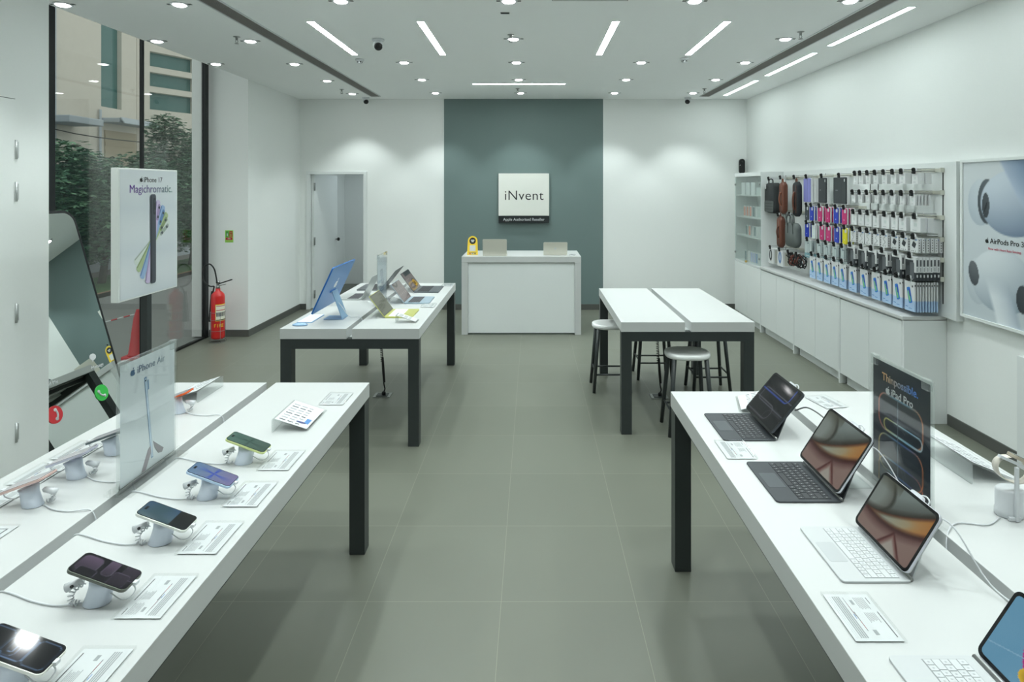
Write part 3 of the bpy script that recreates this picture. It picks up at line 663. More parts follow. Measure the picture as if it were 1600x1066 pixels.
# cables on the phone table
def cable(pts,label,r=0.0022,z=ZT+0.0035,m=whitep,name='charging_cable'):
    mb = MB(); P=[(p[0],p[1],p[2] if len(p)>2 else z) for p in pts]; mb.tube(smooth_path(P),r,m,6)
    return tag(mb.build(name),label,'cable')
for Y,lb in ((1.468,'dark purple'),(1.716,'teal'),(1.963,'blue'),(2.21,'green'),(1.222,'nearest dark')):
    cable([(-1.096,Y-0.005),(-1.15,Y-0.015),(-1.22,Y+0.0),(-1.30,Y+0.03),(-1.337,Y+0.04,ZT-0.003),(-1.347,Y+0.045,ZT-0.045)],'white cable from the %s phone stand into the table gap' % lb)
for Y,lb in ((1.915,'pink'),(2.10,'lilac'),(2.285,'dark grey'),(2.70,'orange')):
    cable([(-1.556,Y),(-1.50,Y-0.03),(-1.44,Y-0.04),(-1.385,Y-0.03,ZT+0.002),(-1.362,Y-0.03,ZT-0.045)],'white cable from the %s phone stand into the table gap' % lb)

# ---- tall clear poster holders standing over the table gap
def apex(x,y,label,face,fn,nu=60,nv=84):
    rot = FR[face]
    t = thing('poster_holder', label, 'poster stand', (x,y,ZT+0.001), rot=rot)
    mb = MB(); mb.box(-0.162,0.162,0.0,0.435,-0.005,-0.001,acrm); mb.box(-0.162,0.162,0.0,0.435,0.002,0.006,acr); mb.build('clear_sleeve', t)
    mb = MB(); mb.box(-0.165,0.165,0.0,0.012,-0.045,0.045,acr); mb.box(-0.165,0.165,0.012,0.03,-0.014,-0.006,acr); mb.box(-0.165,0.165,0.012,0.03,0.007,0.014,acr); mb.build('foot', t, bev=0.001)
    for s in (-0.15,0.12):
        mb = MB(); mb.box(s,s+0.03,0.405,0.438,-0.007,0.008,acrm); mb.build('clip', t)
    M = Matrix.Translation((0,0.222,0.0))
    art(0.30,0.405,nu,nv,fn,printm,M=M,name='printed_sheet',parent=t)
    return t
def air_art(u,v):
    c=[206,214,216]; X=(u-0.5)*0.30; Y=(v-0.5)*0.405
    def ln(x0,y0,x1,y1,w_,col,k=1.0):
        dx,dy=x1-x0,y1-y0; t_=max(0,min(1,((X-x0)*dx+(Y-y0)*dy)/(dx*dx+dy*dy))); d=math.hypot(X-x0-t_*dx,Y-y0-t_*dy)
        if d<w_:
            for i in range(3): c[i]=c[i]*(1-k)+col[i]*k
    return c
t1 = apex(-1.354,2.125,'tall clear poster holder showing a thin phone on the near left table','+x',air_art,nu=70,nv=90)
def poly(t,pts,m,z,nm): mb = MB(); mb.prism(pts,z,z+0.0003,m); mb.build(nm,t)
def strk(x0,y0,x1,y1,w0,w1):
    d=math.hypot(x1-x0,y1-y0); nx,ny=-(y1-y0)/d,(x1-x0)/d
    return [(x0+nx*w0,y0+ny*w0),(x0-nx*w0,y0-ny*w0),(x1-nx*w1,y1-ny*w1),(x1+nx*w1,y1+ny*w1)]
edgeb=mat('print_steel_blue',(112,146,178),0.4); edgel=mat('print_pale_blue',(190,208,222),0.4); hndm=mat('print_mauve_grey',(138,130,136),0.4); hndd=mat('print_dark_mauve',(112,106,112),0.4)
poly(t1,strk(0.016,0.05,-0.022,0.348,0.0058,0.0062)[::1],edgeb,0.0005,'printed_phone_edge'); poly(t1,strk(0.0155,0.055,-0.0215,0.344,0.0030,0.0034),edgel,0.0009,'printed_phone_face')
poly(t1,strk(-0.007,0.335,-0.004,0.300,0.0035,0.003),edgeb,0.0005,'printed_camera'); poly(t1,circ(0.003,8,-0.0215,0.336),blackink,0.0013,'printed_lens')
poly(t1,[(-0.045,0.022),(-0.020,0.022),(0.012,0.075),(0.008,0.098),(-0.008,0.088)],hndm,0.0006,'printed_finger'); poly(t1,[(0.020,0.108),(0.030,0.100),(0.082,0.058),(0.072,0.046),(0.050,0.052),(0.028,0.022),(0.018,0.022),(0.040,0.056),(0.018,0.082)][:5]+[(0.030,0.080)],hndd,0.0006,'printed_finger')
text('iPhone Air',0.036,printm,t1,Matrix.Translation((0.012,0.385,0.001)),res=3,colfn=lambda k:(50+110*k,74+100*k,110+70*k),off=-0.0003)
emblem(0.026,mat('steel_blue_ink',(52,90,124),0.5),t1,Matrix.Translation((-0.088,0.386,0.001)))
def ipad_poster(u,v):
    x=(u-0.5)*0.30; y=(v-0.5)*0.405; c=[34,42,52]
    if v<0.33: c=[44,52,60]
    def rr(x0,x1,y0,y1,r,cols,w_=0.0035):
        dx=max(x0+r-x,0,x-(x1-r)); dy=max(y0+r-y,0,y-(y1-r)); d=math.hypot(dx,dy)-r if (dx>0 or dy>0) else -min(x-x0,x1-x,y-y0,y1-y)
        if abs(d)<w_:
            k=(1-abs(d)/w_)**0.6; t_=(x-x0)/(x1-x0); s_=t_*(len(cols)-1); a=int(max(0,min(len(cols)-2,s_))); f_=s_-a
            for i in range(3): c[i]=c[i]*(1-k)+(cols[a][i]*(1-f_)+cols[a+1][i]*f_)*k
    rr(-0.115,0.115,-0.02,0.10,0.04,[(226,120,90),(160,200,220),(140,190,220),(230,140,90)])
    rr(-0.085,0.112,-0.018,0.02,0.018,[(230,220,120),(190,210,200),(150,200,230),(200,220,230)])
    rr(-0.115,0.115,-0.15,-0.035,0.04,[(230,200,110),(120,170,210),(70,110,190),(240,140,80)],0.003)
    rr(-0.115,0.115,-0.30,-0.11,0.04,[(230,180,100),(120,170,200),(60,90,180),(230,120,80)],0.003)
    if abs(x+0.01)<0.0022 and -0.15<y<0.10: c=[100,116,130]
    return c
t2 = apex(1.182,1.937,'tall clear poster holder with a dark glowing tablet poster','-x',ipad_poster,nu=90,nv=120)
text('Thinpossible.',0.036,printm,t2,Matrix.Translation((0,0.375,0.001)),colfn=lambda k:(230-150*k,180-40*k,120+110*k),off=0.0003)
text('iPad Pro',0.034,paper,t2,Matrix.Translation((0.012,0.335,0.001)),off=0.0003)
emblem(0.026,paper,t2,Matrix.Translation((-0.062,0.336,0.001)))
def lap_art(u,v):
    c=[200,212,220]
    if 0.35<v<0.7 and abs(u-0.5+(v-0.5)*0.5)<0.13: c=[110,126,146]
    if 0.2<v<0.36 and abs(u-0.45)<0.28: c=[150,166,184]
    if abs(u-0.5+(v-0.5)*0.5)<0.10 and 0.4<v<0.66: c=[170,184,200]
    return c
apex(-1.31,5.245,'tall clear poster holder between laptops on the far left table','+x',lap_art,nu=30,nv=40)

# ================================================================ TABLETS ON KEYBOARD CASES
def keys(mb,x0,x1,y0,y1,z,m,leg,rows_=5,cols=14,h=0.0012):
    rh=(x1-x0)/rows_; wy=(y1-y0)/cols
    for r in range(rows_):
        xa=x0+r*rh; 
        if r==0:   # bottom row with a long space bar
            segs=[(0,1),(1,2),(2,3),(3,4.2),(4.2,9.2),(9.2,10.4),(10.4,11.4),(11.4,12.2),(12.2,13.1),(13.1,14)]
        elif r%2: segs=[(0,1.8)]+[(1.8+k,2.8+k) for k in range(10)]+[(11.8,14)]
        else: segs=[(k,k+1) for k in range(14)]
        for a,b in segs:
            mb.box(xa+0.001,xa+rh-0.001,y1-b*wy+0.001,y1-a*wy-0.001,z,z+h,m)
            if b-a<1.5 and leg: mb.box(xa+rh*0.4,xa+rh*0.62,y1-(a+b)/2*wy-0.0016,y1-(a+b)/2*wy+0.0016,z+h,z+h+0.0002,leg)
def mixc(a,b,k): k=max(0,min(1,k)); return [a[i]*(1-k)+b[i]*k for i in range(3)]
def sweep_art(u,v):
    """layered translucent petals: grey-teal above, amber in the middle, maroon below"""
    f1=0.36+0.62*max(0,u-0.02)**1.5; f2=0.36-0.30*u+0.52*u*u
    d=v-f1; e=v-f2
    if d>0:
        c=mixc([70,76,70],[112,124,120],d*3.0); q=u-0.20-0.16*math.sin((v-0.35)*4.6)
        if q<0: c=mixc([84,88,80],[120,130,124],-q*5)
        c=mixc([48,50,42],c,abs(q)*22); c=mixc([44,42,34],c,d*9)
        if v>0.80 and u<0.4: c=mixc(c,[70,72,60],(v-0.8)*4)
    elif e>0:
        w_=max(1e-3,f1-f2); t_=e/w_; c=mixc([150,96,44],[134,144,130],1.6*math.sin(max(0,min(1,t_))*PI)*math.exp(-((u-0.52)/0.30)**2)); c=mixc(c,[168,122,60],max(0,0.5-abs(u-0.85))*1.0); c=mixc([60,34,22],c,min(d*-12,e*12))
    else:
        c=mixc([72,42,40],[124,104,96],-e*5.5); q=abs(u-0.63-(0.2-v)*0.15); g=0.31-q*1.5
        if v<g: c=mixc([84,40,36],[150,146,136],(g-v)*7)
        c=mixc([66,26,24],c,abs(v-g)*26 if v<0.33 and q<0.22 else 1); c=mixc([56,24,22],c,-e*14)
    return [x*0.92 for x in c]
def pro_art(u,v):
    c=[14,15,18]
    def rr(x0,x1,y0,y1,r,col,w_):
        x=u*1.33; y=v; dx=max(x0+r-x,0,x-(x1-r)); dy=max(y0+r-y,0,y-(y1-r)); d=math.hypot(dx,dy)-r if (dx>0 or dy>0) else -min(x-x0,x1-x,y-y0,y1-y)
        if abs(d)<w_:
            k=1-abs(d)/w_
            for i in range(3): c[i]=c[i]*(1-k)+col[i]*k
    rr(-0.1,1.15,0.62,1.2,0.12,(50,80,170),0.03); rr(0.1,1.4,0.35,0.68,0.08,(90,92,104),0.02); rr(-0.2,0.9,0.06,0.4,0.16,(92,92,100),0.02); rr(0.7,1.5,-0.2,0.3,0.15,(60,60,66),0.015)
    return c
def bloom_art(u,v):
    c=[92,140,166]
    for (cx,cy,rx,ry,a,col) in ((0.40,0.5,0.15,0.34,0.35,(166,30,120)),(0.66,0.62,0.15,0.32,-0.6,(150,24,90)),(0.5,0.22,0.2,0.13,0.2,(206,170,40)),(0.75,0.3,0.2,0.16,0.5,(120,60,150)),(0.56,0.12,0.12,0.1,0,(190,90,40))):
        x=(u-cx)*1.4; y=v-cy; X=x*math.cos(a)+y*math.sin(a); Y=-x*math.sin(a)+y*math.cos(a); d=(X/rx)**2+(Y/ry)**2
        if d<1: c=[col[i]*(1-0.3*(1-d)) for i in range(3)]
    if abs(v-0.2-u*0.5)<0.008: c=[120,160,182]
    return c
def tablet(x0,yc,W,D,sb,st,dark,fn,label,klabel):
    sh = math.hypot(st[0]-sb[0],st[1]-sb[1]); bodym = mat('charcoal_case',(58,62,66),0.55) if dark else mat('white_case',(192,195,196),0.5)
    keym = mat('charcoal_keys',(44,47,51),0.5) if dark else mat('white_keys',(200,203,204),0.45); leg = mat('key_legend_pale',(150,152,154),0.5) if dark else mat('key_legend_grey',(170,174,178),0.5)
    g = 'tablets standing in keyboard cases'
    k = thing('keyboard_case', klabel, 'keyboard', (x0,yc,ZT+0.0008), group='keyboard cases under the tablets')
    mb = MB(); mb.prism(rrect(D,W,0.012,5,D/2,0),0,0.0055,bodym); mb.build('base', k, bev=0.0012)
    mb = MB(); mb.box(D*0.36,D*0.86,-W*0.455,W*0.455,0.0055,0.0057,mat('charcoal_well',(34,36,39),0.6) if dark else mat('white_well',(150,154,156),0.6)); mb.build('key_well', k)
    mb = MB(); keys(mb,D*0.365,D*0.855,-W*0.45,W*0.45,0.0057,keym,leg); mb.build('keys', k)
    mb = MB(); mb.prism(rrect(D*0.27,W*0.36,0.006,4,D*0.19,0),0.0055,0.0059,mat('charcoal_trackpad',(66,70,75),0.35) if dark else mat('white_trackpad',(180,184,186),0.35)); mb.build('trackpad', k)
    up = Vector((st[0]-sb[0],0,st[1]-sb[1])).normalized(); n = Vector((-up.z,0,up.x))
    mid = Vector((sb[0],0,sb[1]))+up*sh*0.42-n*0.008
    mb = MB(); mb.plank((D+0.004,0.004),(mid.x+0.004,mid.z),-0.004,-W*0.46,W*0.46,bodym); mb.plank((D-0.006,0.0),(D+0.008,0.007),0.006,-W*0.47,W*0.47,bodym)
    mb.tube([(D,-W*0.48,0.006),(D,W*0.48,0.006)],0.0055,steel,10); mb.build('folding_support', k)
    M = frame((sb[0]+up.x*sh/2-n.x*0.0062,0,sb[1]+up.z*sh/2-n.z*0.0062),(0,-1,0),tuple(up))
    mb = MB(M); mb.prism(rrect(W*0.99,sh*0.99,0.016),-0.0035,0,bodym); mb.build('back_cover', k)
    # tablet
    t = thing('tablet', label, 'tablet', (x0,yc,ZT+0.0008), group=g)
    M = frame((sb[0]+up.x*sh/2,0,sb[1]+up.z*sh/2),(0,-1,0),tuple(up))
    shell = mat('space_grey_shell',(70,74,80),0.35,0.6) if dark and fn is pro_art else mat('silver_shell',(212,214,222),0.3,0.5)
    mb = MB(M); mb.prism(rrect(W,sh,0.017,6),-0.006,0,shell,sm=True); mb.build('body', t, bev=0.0008)
    mb = MB(M); mb.prism(rrect(W-0.002,sh-0.002,0.016,6),0.0001,0.0004,black_glass); mb.build('front_glass', t)
    art(W-0.018,sh-0.018,96,72,fn,screenm,M=M,name='screen',parent=t,rr=0.010,z=0.0006)
    mb = MB(M); mb.prism(rrect(0.05,0.022,0.009,4,W*0.05,sh/2-0.004),-0.016,-0.0062,whitep); mb.tube(smooth_path([(W*0.05,sh/2,-0.012),(W*0.05+0.02,sh/2+0.012,-0.016),(W*0.05+0.035,sh/2+0.004,-0.02),(W*0.05+0.03,sh/2-0.02,-0.018)]),0.0022,whitep,6); mb.build('security_clip', t)
    return t
tablet(0.763,2.5395,0.285,0.212,(0.185,0.030),(0.320,0.190),True,pro_art,'tablet with a black and blue wallpaper, farthest of the four','charcoal keyboard case under the farthest tablet')
tablet(0.783,2.069,0.281,0.213,(0.195,0.027),(0.311,0.205),True,sweep_art,'large tablet with amber petal wallpaper on the charcoal keyboard','charcoal keyboard case under the large amber wallpaper tablet')
tablet(0.792,1.663,0.250,0.180,(0.162,0.022),(0.255,0.172),False,sweep_art,'smaller tablet with amber petal wallpaper on the white keyboard','white keyboard case under the smaller amber wallpaper tablet')
tablet(0.763,1.171,0.250,0.185,(0.190,0.014),(0.282,0.150),False,bloom_art,'tablet with pink flower wallpaper cut by the bottom right corner','white keyboard case cut by the bottom edge of the photo')
cable([(1.09,2.50,0.93),(1.13,2.46,0.955),(1.165,2.36,0.93),(1.17,2.26,0.86),(1.182,2.24,ZT-0.05)],'dark cable arching behind the farthest tablet',0.003,m=mat('grey_cable',(110,112,112),0.5))
cable([(1.10,2.05,0.97),(1.14,2.0,0.99),(1.165,1.93,0.93),(1.172,1.88,0.86),(1.182,1.85,ZT-0.05)],'white cable arching from the large tablet into the gap')
cable([(1.055,1.60,0.99),(1.10,1.57,0.97),(1.14,1.50,0.87),(1.172,1.40,ZT+0.002),(1.182,1.25,ZT-0.04)],'thin white cable running from the smaller tablet along the gap')
cable([(1.43,1.84),(1.36,1.80),(1.28,1.81),(1.215,1.76),(1.19,1.73,ZT-0.04)],'white cable from the watch stand to the table gap')
mb = MB(); mb.box(1.03,1.14,2.02,2.22,ZT+0.001,ZT+0.005,acrm); tag(mb.build('clear_plate'),'thin clear acrylic plate behind the large tablet','plate')
# watch stand
t = thing('watch_stand','white cylindrical stand holding a smart watch at the right photo edge','stand',(1.475,1.86,ZT+0.001))
mb = MB(); mb.lathe([(0.040,0),(0.042,0.003),(0.042,0.02),(0.040,0.022),(0.040,0.078),(0.034,0.084),(0.001,0.086)],whitep,28,sx=1.0,sy=0.8); mb.build('base', t)
mb = MB(); mb.box(-0.014,-0.004,-0.044,-0.034,0.0,0.165,whitep); mb.box(-0.03,0.005,-0.04,-0.03,0.0,0.012,whitep); mb.build('post', t, bev=0.002)
mb = MB(Matrix.Translation((-0.012,-0.03,0.172)) @ Matrix.Rotation(math.radians(24),4,'Y')); mb.prism(rrect(0.10,0.016,0.005),0,0.008,whitep); mb.build('cradle_arm', t)
t = thing('smart_watch','pale smart watch strapped on the white stand at the right edge','watch',(1.475,1.84,ZT+0.172))
Mw = Matrix.Rotation(math.radians(24),4,'Y'); strapm = mat('starlight_strap',(214,208,196),0.5)
mb = MB(Mw); mb.prism(rrect(0.045,0.038,0.01),0.012,0.022,mat('starlight_case',(206,196,178),0.3,0.6)); mb.build('case', t, bev=0.001)
mb = MB(Mw); mb.prism(rrect(0.041,0.034,0.009),0.0221,0.023,black_glass); mb.build('display', t)
for s in (1,):
    vs=[]; n=28
    for k in range(n):
        a=2*PI*k/n; x=0.052*math.cos(a); z=-0.022+0.036*math.sin(a)
        vs += [(x,-0.012,z),(x,0.012,z),(x*1.05,0.012,z*1.04),(x*1.05,-0.012,z*1.04)]
    fs=[]
    for k in range(n):
        if 5<=k<=8: continue
        b=k*4; c_=((k+1)%n)*4
        for j in range(4): fs.append((b+j,b+(j+1)%4,c_+(j+1)%4,c_+j))
    mb = MB(Mw); mb.add(vs,fs,strapm,True); mb.build('strap', t)

# ================================================================ FAR LEFT TABLE
def laptop(x,y,rz,W,D,lid,col,keycol,scr,label,group='open laptops on the far left table',ld=None,palm=None):
    bm = mat('laptop_shell_%d_%d_%d'%col,col,0.35,0.5)
    t = thing('laptop', label, 'laptop', (x,y,ZT+0.001), rz, group)
    mb = MB(); mb.prism(rrect(D,W,0.01,4,D/2,0),0,0.010,bm); mb.build('base', t, bev=0.001)
    mb = MB(); keys(mb,D*0.40,D*0.88,-W*0.44,W*0.44,0.010,mat('laptop_keys_%d'%keycol,(keycol,keycol,keycol+4),0.5),None); mb.build('keys', t)
    mb = MB(); mb.prism(rrect(D*0.30,W*0.42,0.004,3,D*0.19,0),0.010,0.0104,palm or bm); mb.build('trackpad', t)
    up = Vector((lid[0],0,lid[1])); sh=up.length; up.normalize()
    M = frame((D+up.x*sh/2,0,0.009+up.z*sh/2),(0,-1,0),tuple(up))
    mb = MB(M); mb.prism(rrect(W,sh,0.01,4),-0.005,0,bm); mb.build('lid', t, bev=0.0008)
    art(W-0.008,sh-0.008,40,30,scr,screenm,M=M,name='screen',parent=t,rr=0.006,z=0.0005)
    return t
def scrA(u,v):
    c=[86,92,78]
    if abs(u-0.62)<0.05 and abs(v-0.35-(u-0.62)*0.8)<0.02: c=[40,44,40]
    if v>0.94 or v<0.04: c=[60,64,56]
    return c
def scrB(u,v):
    c=[112,106,106]
    if v>0.72 and abs(math.hypot(u-0.35,v-1.0)-0.2)<0.05: c=[34,36,38]
    if 0.12<v<0.62 and (int(u*10)%2==0) and (int(v*12)%3==1): c=[134,128,126]
    return c
def scrC(u,v):
    c=[108,100,98]; d=math.hypot((u-0.70)*1.5,v-0.30)
    if d<0.24: c=[30,30,32]
    if 0.12<d<0.19: c=[196,150,40]
    if v>0.78 and u>0.2: c=[40,42,44]
    if 0.3<v<0.7 and u<0.5 and (int(u*12)%2==0) and (int(v*12)%3==1): c=[130,122,118]
    return c
grey = lambda u,v:(90,100,112)
laptop(-0.93,4.80,PI,0.304,0.215,(0.118,0.158),(206,208,120),240,scrA,'lime coloured open laptop, nearest on the far left table')
laptop(-0.895,5.36,PI,0.304,0.215,(0.118,0.158),(168,188,202),70,scrB,'silver blue open laptop, middle of three on the right side')
laptop(-0.90,5.93,PI,0.350,0.235,(0.128,0.172),(86,92,98),40,scrC,'dark grey open laptop with a yellow swirl screen, farthest')
laptop(-1.75,5.53,0,0.304,0.215,(0.10,0.20),(196,200,198),70,grey,'silver open laptop seen from behind beside the clear poster')
laptop(-1.72,6.05,0,0.35,0.235,(0.15,0.19),(96,100,104),40,grey,'dark open laptop at the far end behind the clear poster')
easel(-1.02+0.08,4.52,'small clear easel leaning before the lime laptop',0,W=0.16,L=0.10,hgt=0.055,group='sloping acrylic easels')
# desktop computer
bl = mat('blue_aluminium',(96,142,196),0.35,0.35); bl2 = mat('pale_blue_aluminium',(150,182,214),0.38,0.35); bled = mat('deep_blue_edge',(44,112,190),0.3,0.4)
t = thing('desktop_computer','blue all-in-one desktop computer seen from behind on the far left table','computer',(-1.52,4.655,ZT+0.001))
sb=Vector((-0.095,0,0.085)); stp=Vector((0.062,0,0.425)); up=(stp-sb); sh=up.length; up.normalize(); n=Vector((-up.z,0,up.x))
M = frame(tuple(sb+up*sh/2),(0,-1,0),tuple(up))
mb = MB(M); mb.prism(rrect(0.547,sh,0.012,5),-0.011,0,bl,side=bled,sm=True); mb.build('housing', t, bev=0.001)
art(0.52,sh-0.07,20,14,lambda u,v:(120,150,190),screenm,M=M @ Matrix.Translation((0,0.02,0)),name='screen',parent=t,z=0.0006)
Mb = frame(tuple(sb+up*sh*0.55-n*0.0113),(0,1,0),tuple(up)); emblem(0.075,mat('bright_emblem',(236,240,244),0.3),t,Mb,t=0.0008)
mb = MB(); q=sb+up*sh*0.40-n*0.012
mb.plank((0.070,0.006),(q.x+0.012,q.z),0.006,-0.062,0.062,bl2); mb.plank((q.x+0.006,q.z-0.006),(q.x-0.0,q.z+0.004),0.02,-0.062,0.062,bled); mb.build('neck', t, bev=0.001)
mb = MB(); mb.box(-0.075,0.075,-0.065,0.065,0,0.005,bl2); mb.build('foot', t, bev=0.0015)
mb = MB(); mb.tube(smooth_path([(0.0,0.0,0.14),(0.05,-0.03,0.10),(0.11,-0.03,0.02),(0.16,0.02,0.003)]),0.003,whitep,6); mb.build('power_lead', t)
t = thing('keyboard','white and pale blue slim keyboard in front of the blue desktop computer','keyboard',(-1.70,4.615,ZT+0.001))
mb = MB(); mb.prism(rrect(0.115,0.28,0.012,4),0,0.006,bl2); mb.build('base', t, bev=0.001)
mb = MB(); keys(mb,-0.052,0.052,-0.134,0.134,0.006,mat('white_keycaps',(240,242,243),0.5),None,5); mb.build('keys', t)
t = thing('computer_mouse','pale blue low mouse at the near left corner of the far table','mouse',(-1.70,4.40,ZT+0.001))
mb = MB(); mb.lathe([(0.026,0),(0.029,0.004),(0.027,0.010),(0.018,0.017),(0.001,0.020)],bl2,20,sx=2.0,sy=1.0); mb.build('shell', t)
cable([(-1.36,4.69),(-1.335,4.66),(-1.315,4.64,ZT-0.003),(-1.31,4.62,ZT-0.05)],'white cable of the blue desktop computer dropping into the gap')
cable([(-1.15,5.3,ZT+0.004),(-1.2,5.42,ZT+0.004),(-1.27,5.5,ZT+0.004),(-1.305,5.55,ZT-0.04)],'white cable from the middle laptop to the gap')
# ================================================================ RIGHT WALL: CABINETS, SLAT WALL
XC = 2.91
for i,(y0,y1,nm) in enumerate(((7.68,8.66,'farthest, under glass cabinet'),(6.70,7.675,'under the hanging bags'),(5.70,6.695,'under the coloured phone cases'),(4.72,5.695,'nearest to the viewer'))):
    t = thing('base_cabinet','low white two-door cabinet along the right wall, %s' % nm,'cabinet',((XC+XR)/2,(y0+y1)/2,0),group='low cabinets along the right wall')
    hx,hy=(XR-XC)/2-0.002,(y1-y0)/2
    mb = MB(); mb.box(-hx+0.02,hx,-hy,hy,0.09,0.81,cablam); mb.box(-hx+0.05,hx,-hy+0.03,hy-0.03,0.0,0.09,cablam)
    mb.box(-hx,-hx+0.06,-hy,-hy+0.022,0,0.81,cablam); mb.build('carcass', t)
    for a,b in ((-hy+0.026,-0.002),(0.002,hy-0.003)):
        mb = MB(); mb.box(-hx,-hx+0.018,a,b,0.10,0.80,cablam); mb.build('door', t, bev=0.001)
    if i==3:
        mb = MB(); mb.box(-hx,hx,-hy-0.003,-hy,0,0.81,cablam); mb.build('end_panel', t)
mb = MB(); mb.box(XC-0.012,XR-0.002,4.712,7.672,0.815,0.845,lam); tag(mb.build('counter_shelf',bev=0.006,seg=3),'white counter shelf running along the right wall beneath the hanging packs','shelf')
# glass cabinet
t = thing('display_cabinet','tall white cabinet with two glass doors full of small boxes','cabinet',((XC+XR)/2,8.17,0.812),group=None)
hx,hy=(XR-XC)/2-0.002,0.49
mb = MB(); 
for a,b in ((-hy,-hy+0.02),(hy-0.02,hy)): mb.box(-hx+0.008,hx,a,b,0.0,1.189,cablam)
mb.box(hx-0.02,hx,-hy+0.02,hy-0.02,0.0,1.189,cablam); mb.box(-hx+0.008,hx-0.02,-hy+0.02,hy-0.02,0.0,0.02,cablam); mb.box(-hx,hx,-hy,hy,1.19,1.24,cablam); mb.build('carcass', t)
for z in (0.36,0.62,0.92):
    mb = MB(); mb.box(-hx+0.02,hx-0.021,-hy+0.021,hy-0.021,z,z+0.018,lam); mb.build('shelf', t)
for a,b in ((-hy+0.004,-0.002),(0.002,hy-0.004)):
    mb = MB(); mb.box(-hx,-hx+0.005,a,b,0.03,1.185,cabglass); d=mb.build('glass_door', t)
    e = a+0.03 if a<-0.1 else b-0.03
    for z in (0.12,1.08):
        mb = MB(); mb.lathe([(0.014,0),(0.014,0.01)],steel,14,M=Matrix.Translation((-hx-0.001,e,z)) @ Matrix.Rotation(-PI/2,4,'Y')); mb.build('hinge', d)
mb = MB(); mb.lathe([(0.016,0),(0.016,0.02),(0.01,0.026)],mat('brass',(190,160,90),0.3,0.8),14,M=Matrix.Translation((-hx-0.001,0,0.035)) @ Matrix.Rotation(-PI/2,4,'Y')); mb.build('lock', t)
coral=mat('coral_box',(224,140,116),0.5); tealb=mat('slate_box',(96,120,124),0.5); lil=mat('lilac_box',(170,176,214),0.5); blb=mat('blue_box',(120,150,190),0.5); whb=mat('white_box',(214,216,216),0.45); grb=mat('pale_grey_box',(196,204,202),0.5)
spec = [(0.62+0.018,[(8.44,coral),(8.33,coral),(8.215,coral),(8.10,tealb),(7.99,whb),(7.89,grb),(7.80,whb)],0.145),
        (0.36+0.018,[(8.36,tealb),(8.25,coral),(8.13,whb),(8.05,tealb),(7.97,whb),(7.90,whb),(7.82,blb)],0.14),
        (0.02,[(8.40,tealb),(8.27,whb),(8.17,lil),(8.08,lil),(7.99,blb),(7.90,whb),(7.80,grb)],0.145),
        (0.92+0.018,[(8.42,whb),(8.24,whb),(8.05,whb),(7.86,grb)],0.17)]
sn=['on the shelf below the top one','on the third shelf down','on the bottom shelf','on the top shelf']
cn_={'coral_box':'coral','slate_box':'slate grey','lilac_box':'lilac','blue_box':'blue','white_box':'white','pale_grey_box':'pale grey'}
sp=['farthest','second farthest','third farthest','middle','third nearest','second nearest','nearest']; sp4=['farthest','second farthest','second nearest','nearest']
for r,(z,items,hh) in enumerate(spec):
    for k,(y,m) in enumerate(items):
        top = r==3; wd = 0.14 if top else 0.075
        b = thing('boxed_accessory','small %s box %s, glass cabinet, %s' % (cn_[m.name],sn[r],(sp4 if top else sp)[k]),'box',(2.99,y,0.812+z+0.0005),group='small boxes inside the glass cabinet')
        mb = MB(); mb.box(-0.012 if not top else -0.04,0.012 if not top else 0.06,-wd/2,wd/2,0,hh if not (top and k==3) else 0.10,whb if not top else m); mb.build('carton', b)
        if not top: 
            mb = MB(); mb.prism(rrect(wd-0.014,hh-0.02,0.01,3),0,0.002,m,M=Matrix.Translation((-0.0121,0,hh/2)) @ Matrix(((0,0,-1,0),(1,0,0,0),(0,-1,0,0),(0,0,0,1))) ); mb.build('case_front', b)
# slat wall board
XP = 3.20
t = thing('slatwall_panel','large white slotted display board on the right wall','display board',((XP+XR)/2,6.115,0.845+0.001))
mb = MB(); mb.box(-0.024,0.024,-1.555,1.555,0.0,1.205,cablam); mb.build('board', t)
mb = MB(); mb.box(-0.034,0.024,-1.585,-1.556,-0.03+0.03,1.205,cablam); mb.build('end_trim', t)
for y in (4.69,5.57,5.70,6.57,6.70,7.60):
    mb = MB(); mb.box(-0.0252,-0.0241,y-6.115-0.006,y-6.115+0.006,0.10,1.16,blackp); mb.build('slotted_upright', t)
railm = mat('cream_metal_rail',(206,206,194),0.35,0.3)
for k,z in enumerate((1.99,1.815,1.62,1.45,1.29,1.14)):
    ys = (4.68,5.74)
    r_ = thing('hook_rail','cream metal rail of the near bay, %s from the top' % ordinal(k),'rail',(XP-0.002,(ys[0]+ys[1])/2,z),group='hook rails on the slotted board')
    mb = MB(); mb.box(-0.012,0.0,-(ys[1]-ys[0])/2,(ys[1]-ys[0])/2,-0.014,0.014,railm); mb.build('bar', r_)
    mb = MB(); mb.box(-0.03,0.0,-(ys[1]-ys[0])/2-0.01,-(ys[1]-ys[0])/2,-0.018,0.018,railm); mb.build('end_bracket', r_)
for k,z in enumerate((1.975,1.66,1.475,1.285,1.05)):
    r_ = thing('hook_rail','cream metal rail of the middle bay, %s from the top' % ordinal(k),'rail',(XP-0.002,6.24,z),group='hook rails on the slotted board')
    mb = MB(); mb.box(-0.012,0.0,-0.48,0.48,-0.014,0.014,railm); mb.build('bar', r_)
for k,z in enumerate((1.97,1.56,1.12)):
    r_ = thing('hook_rail','cream metal rail of the far bag bay, %s from the top' % ordinal(k),'rail',(XP-0.002,7.15,z),group='hook rails on the slotted board')
    mb = MB(); mb.box(-0.012,0.0,-0.42,0.42,-0.014,0.014,railm); mb.build('bar', r_)
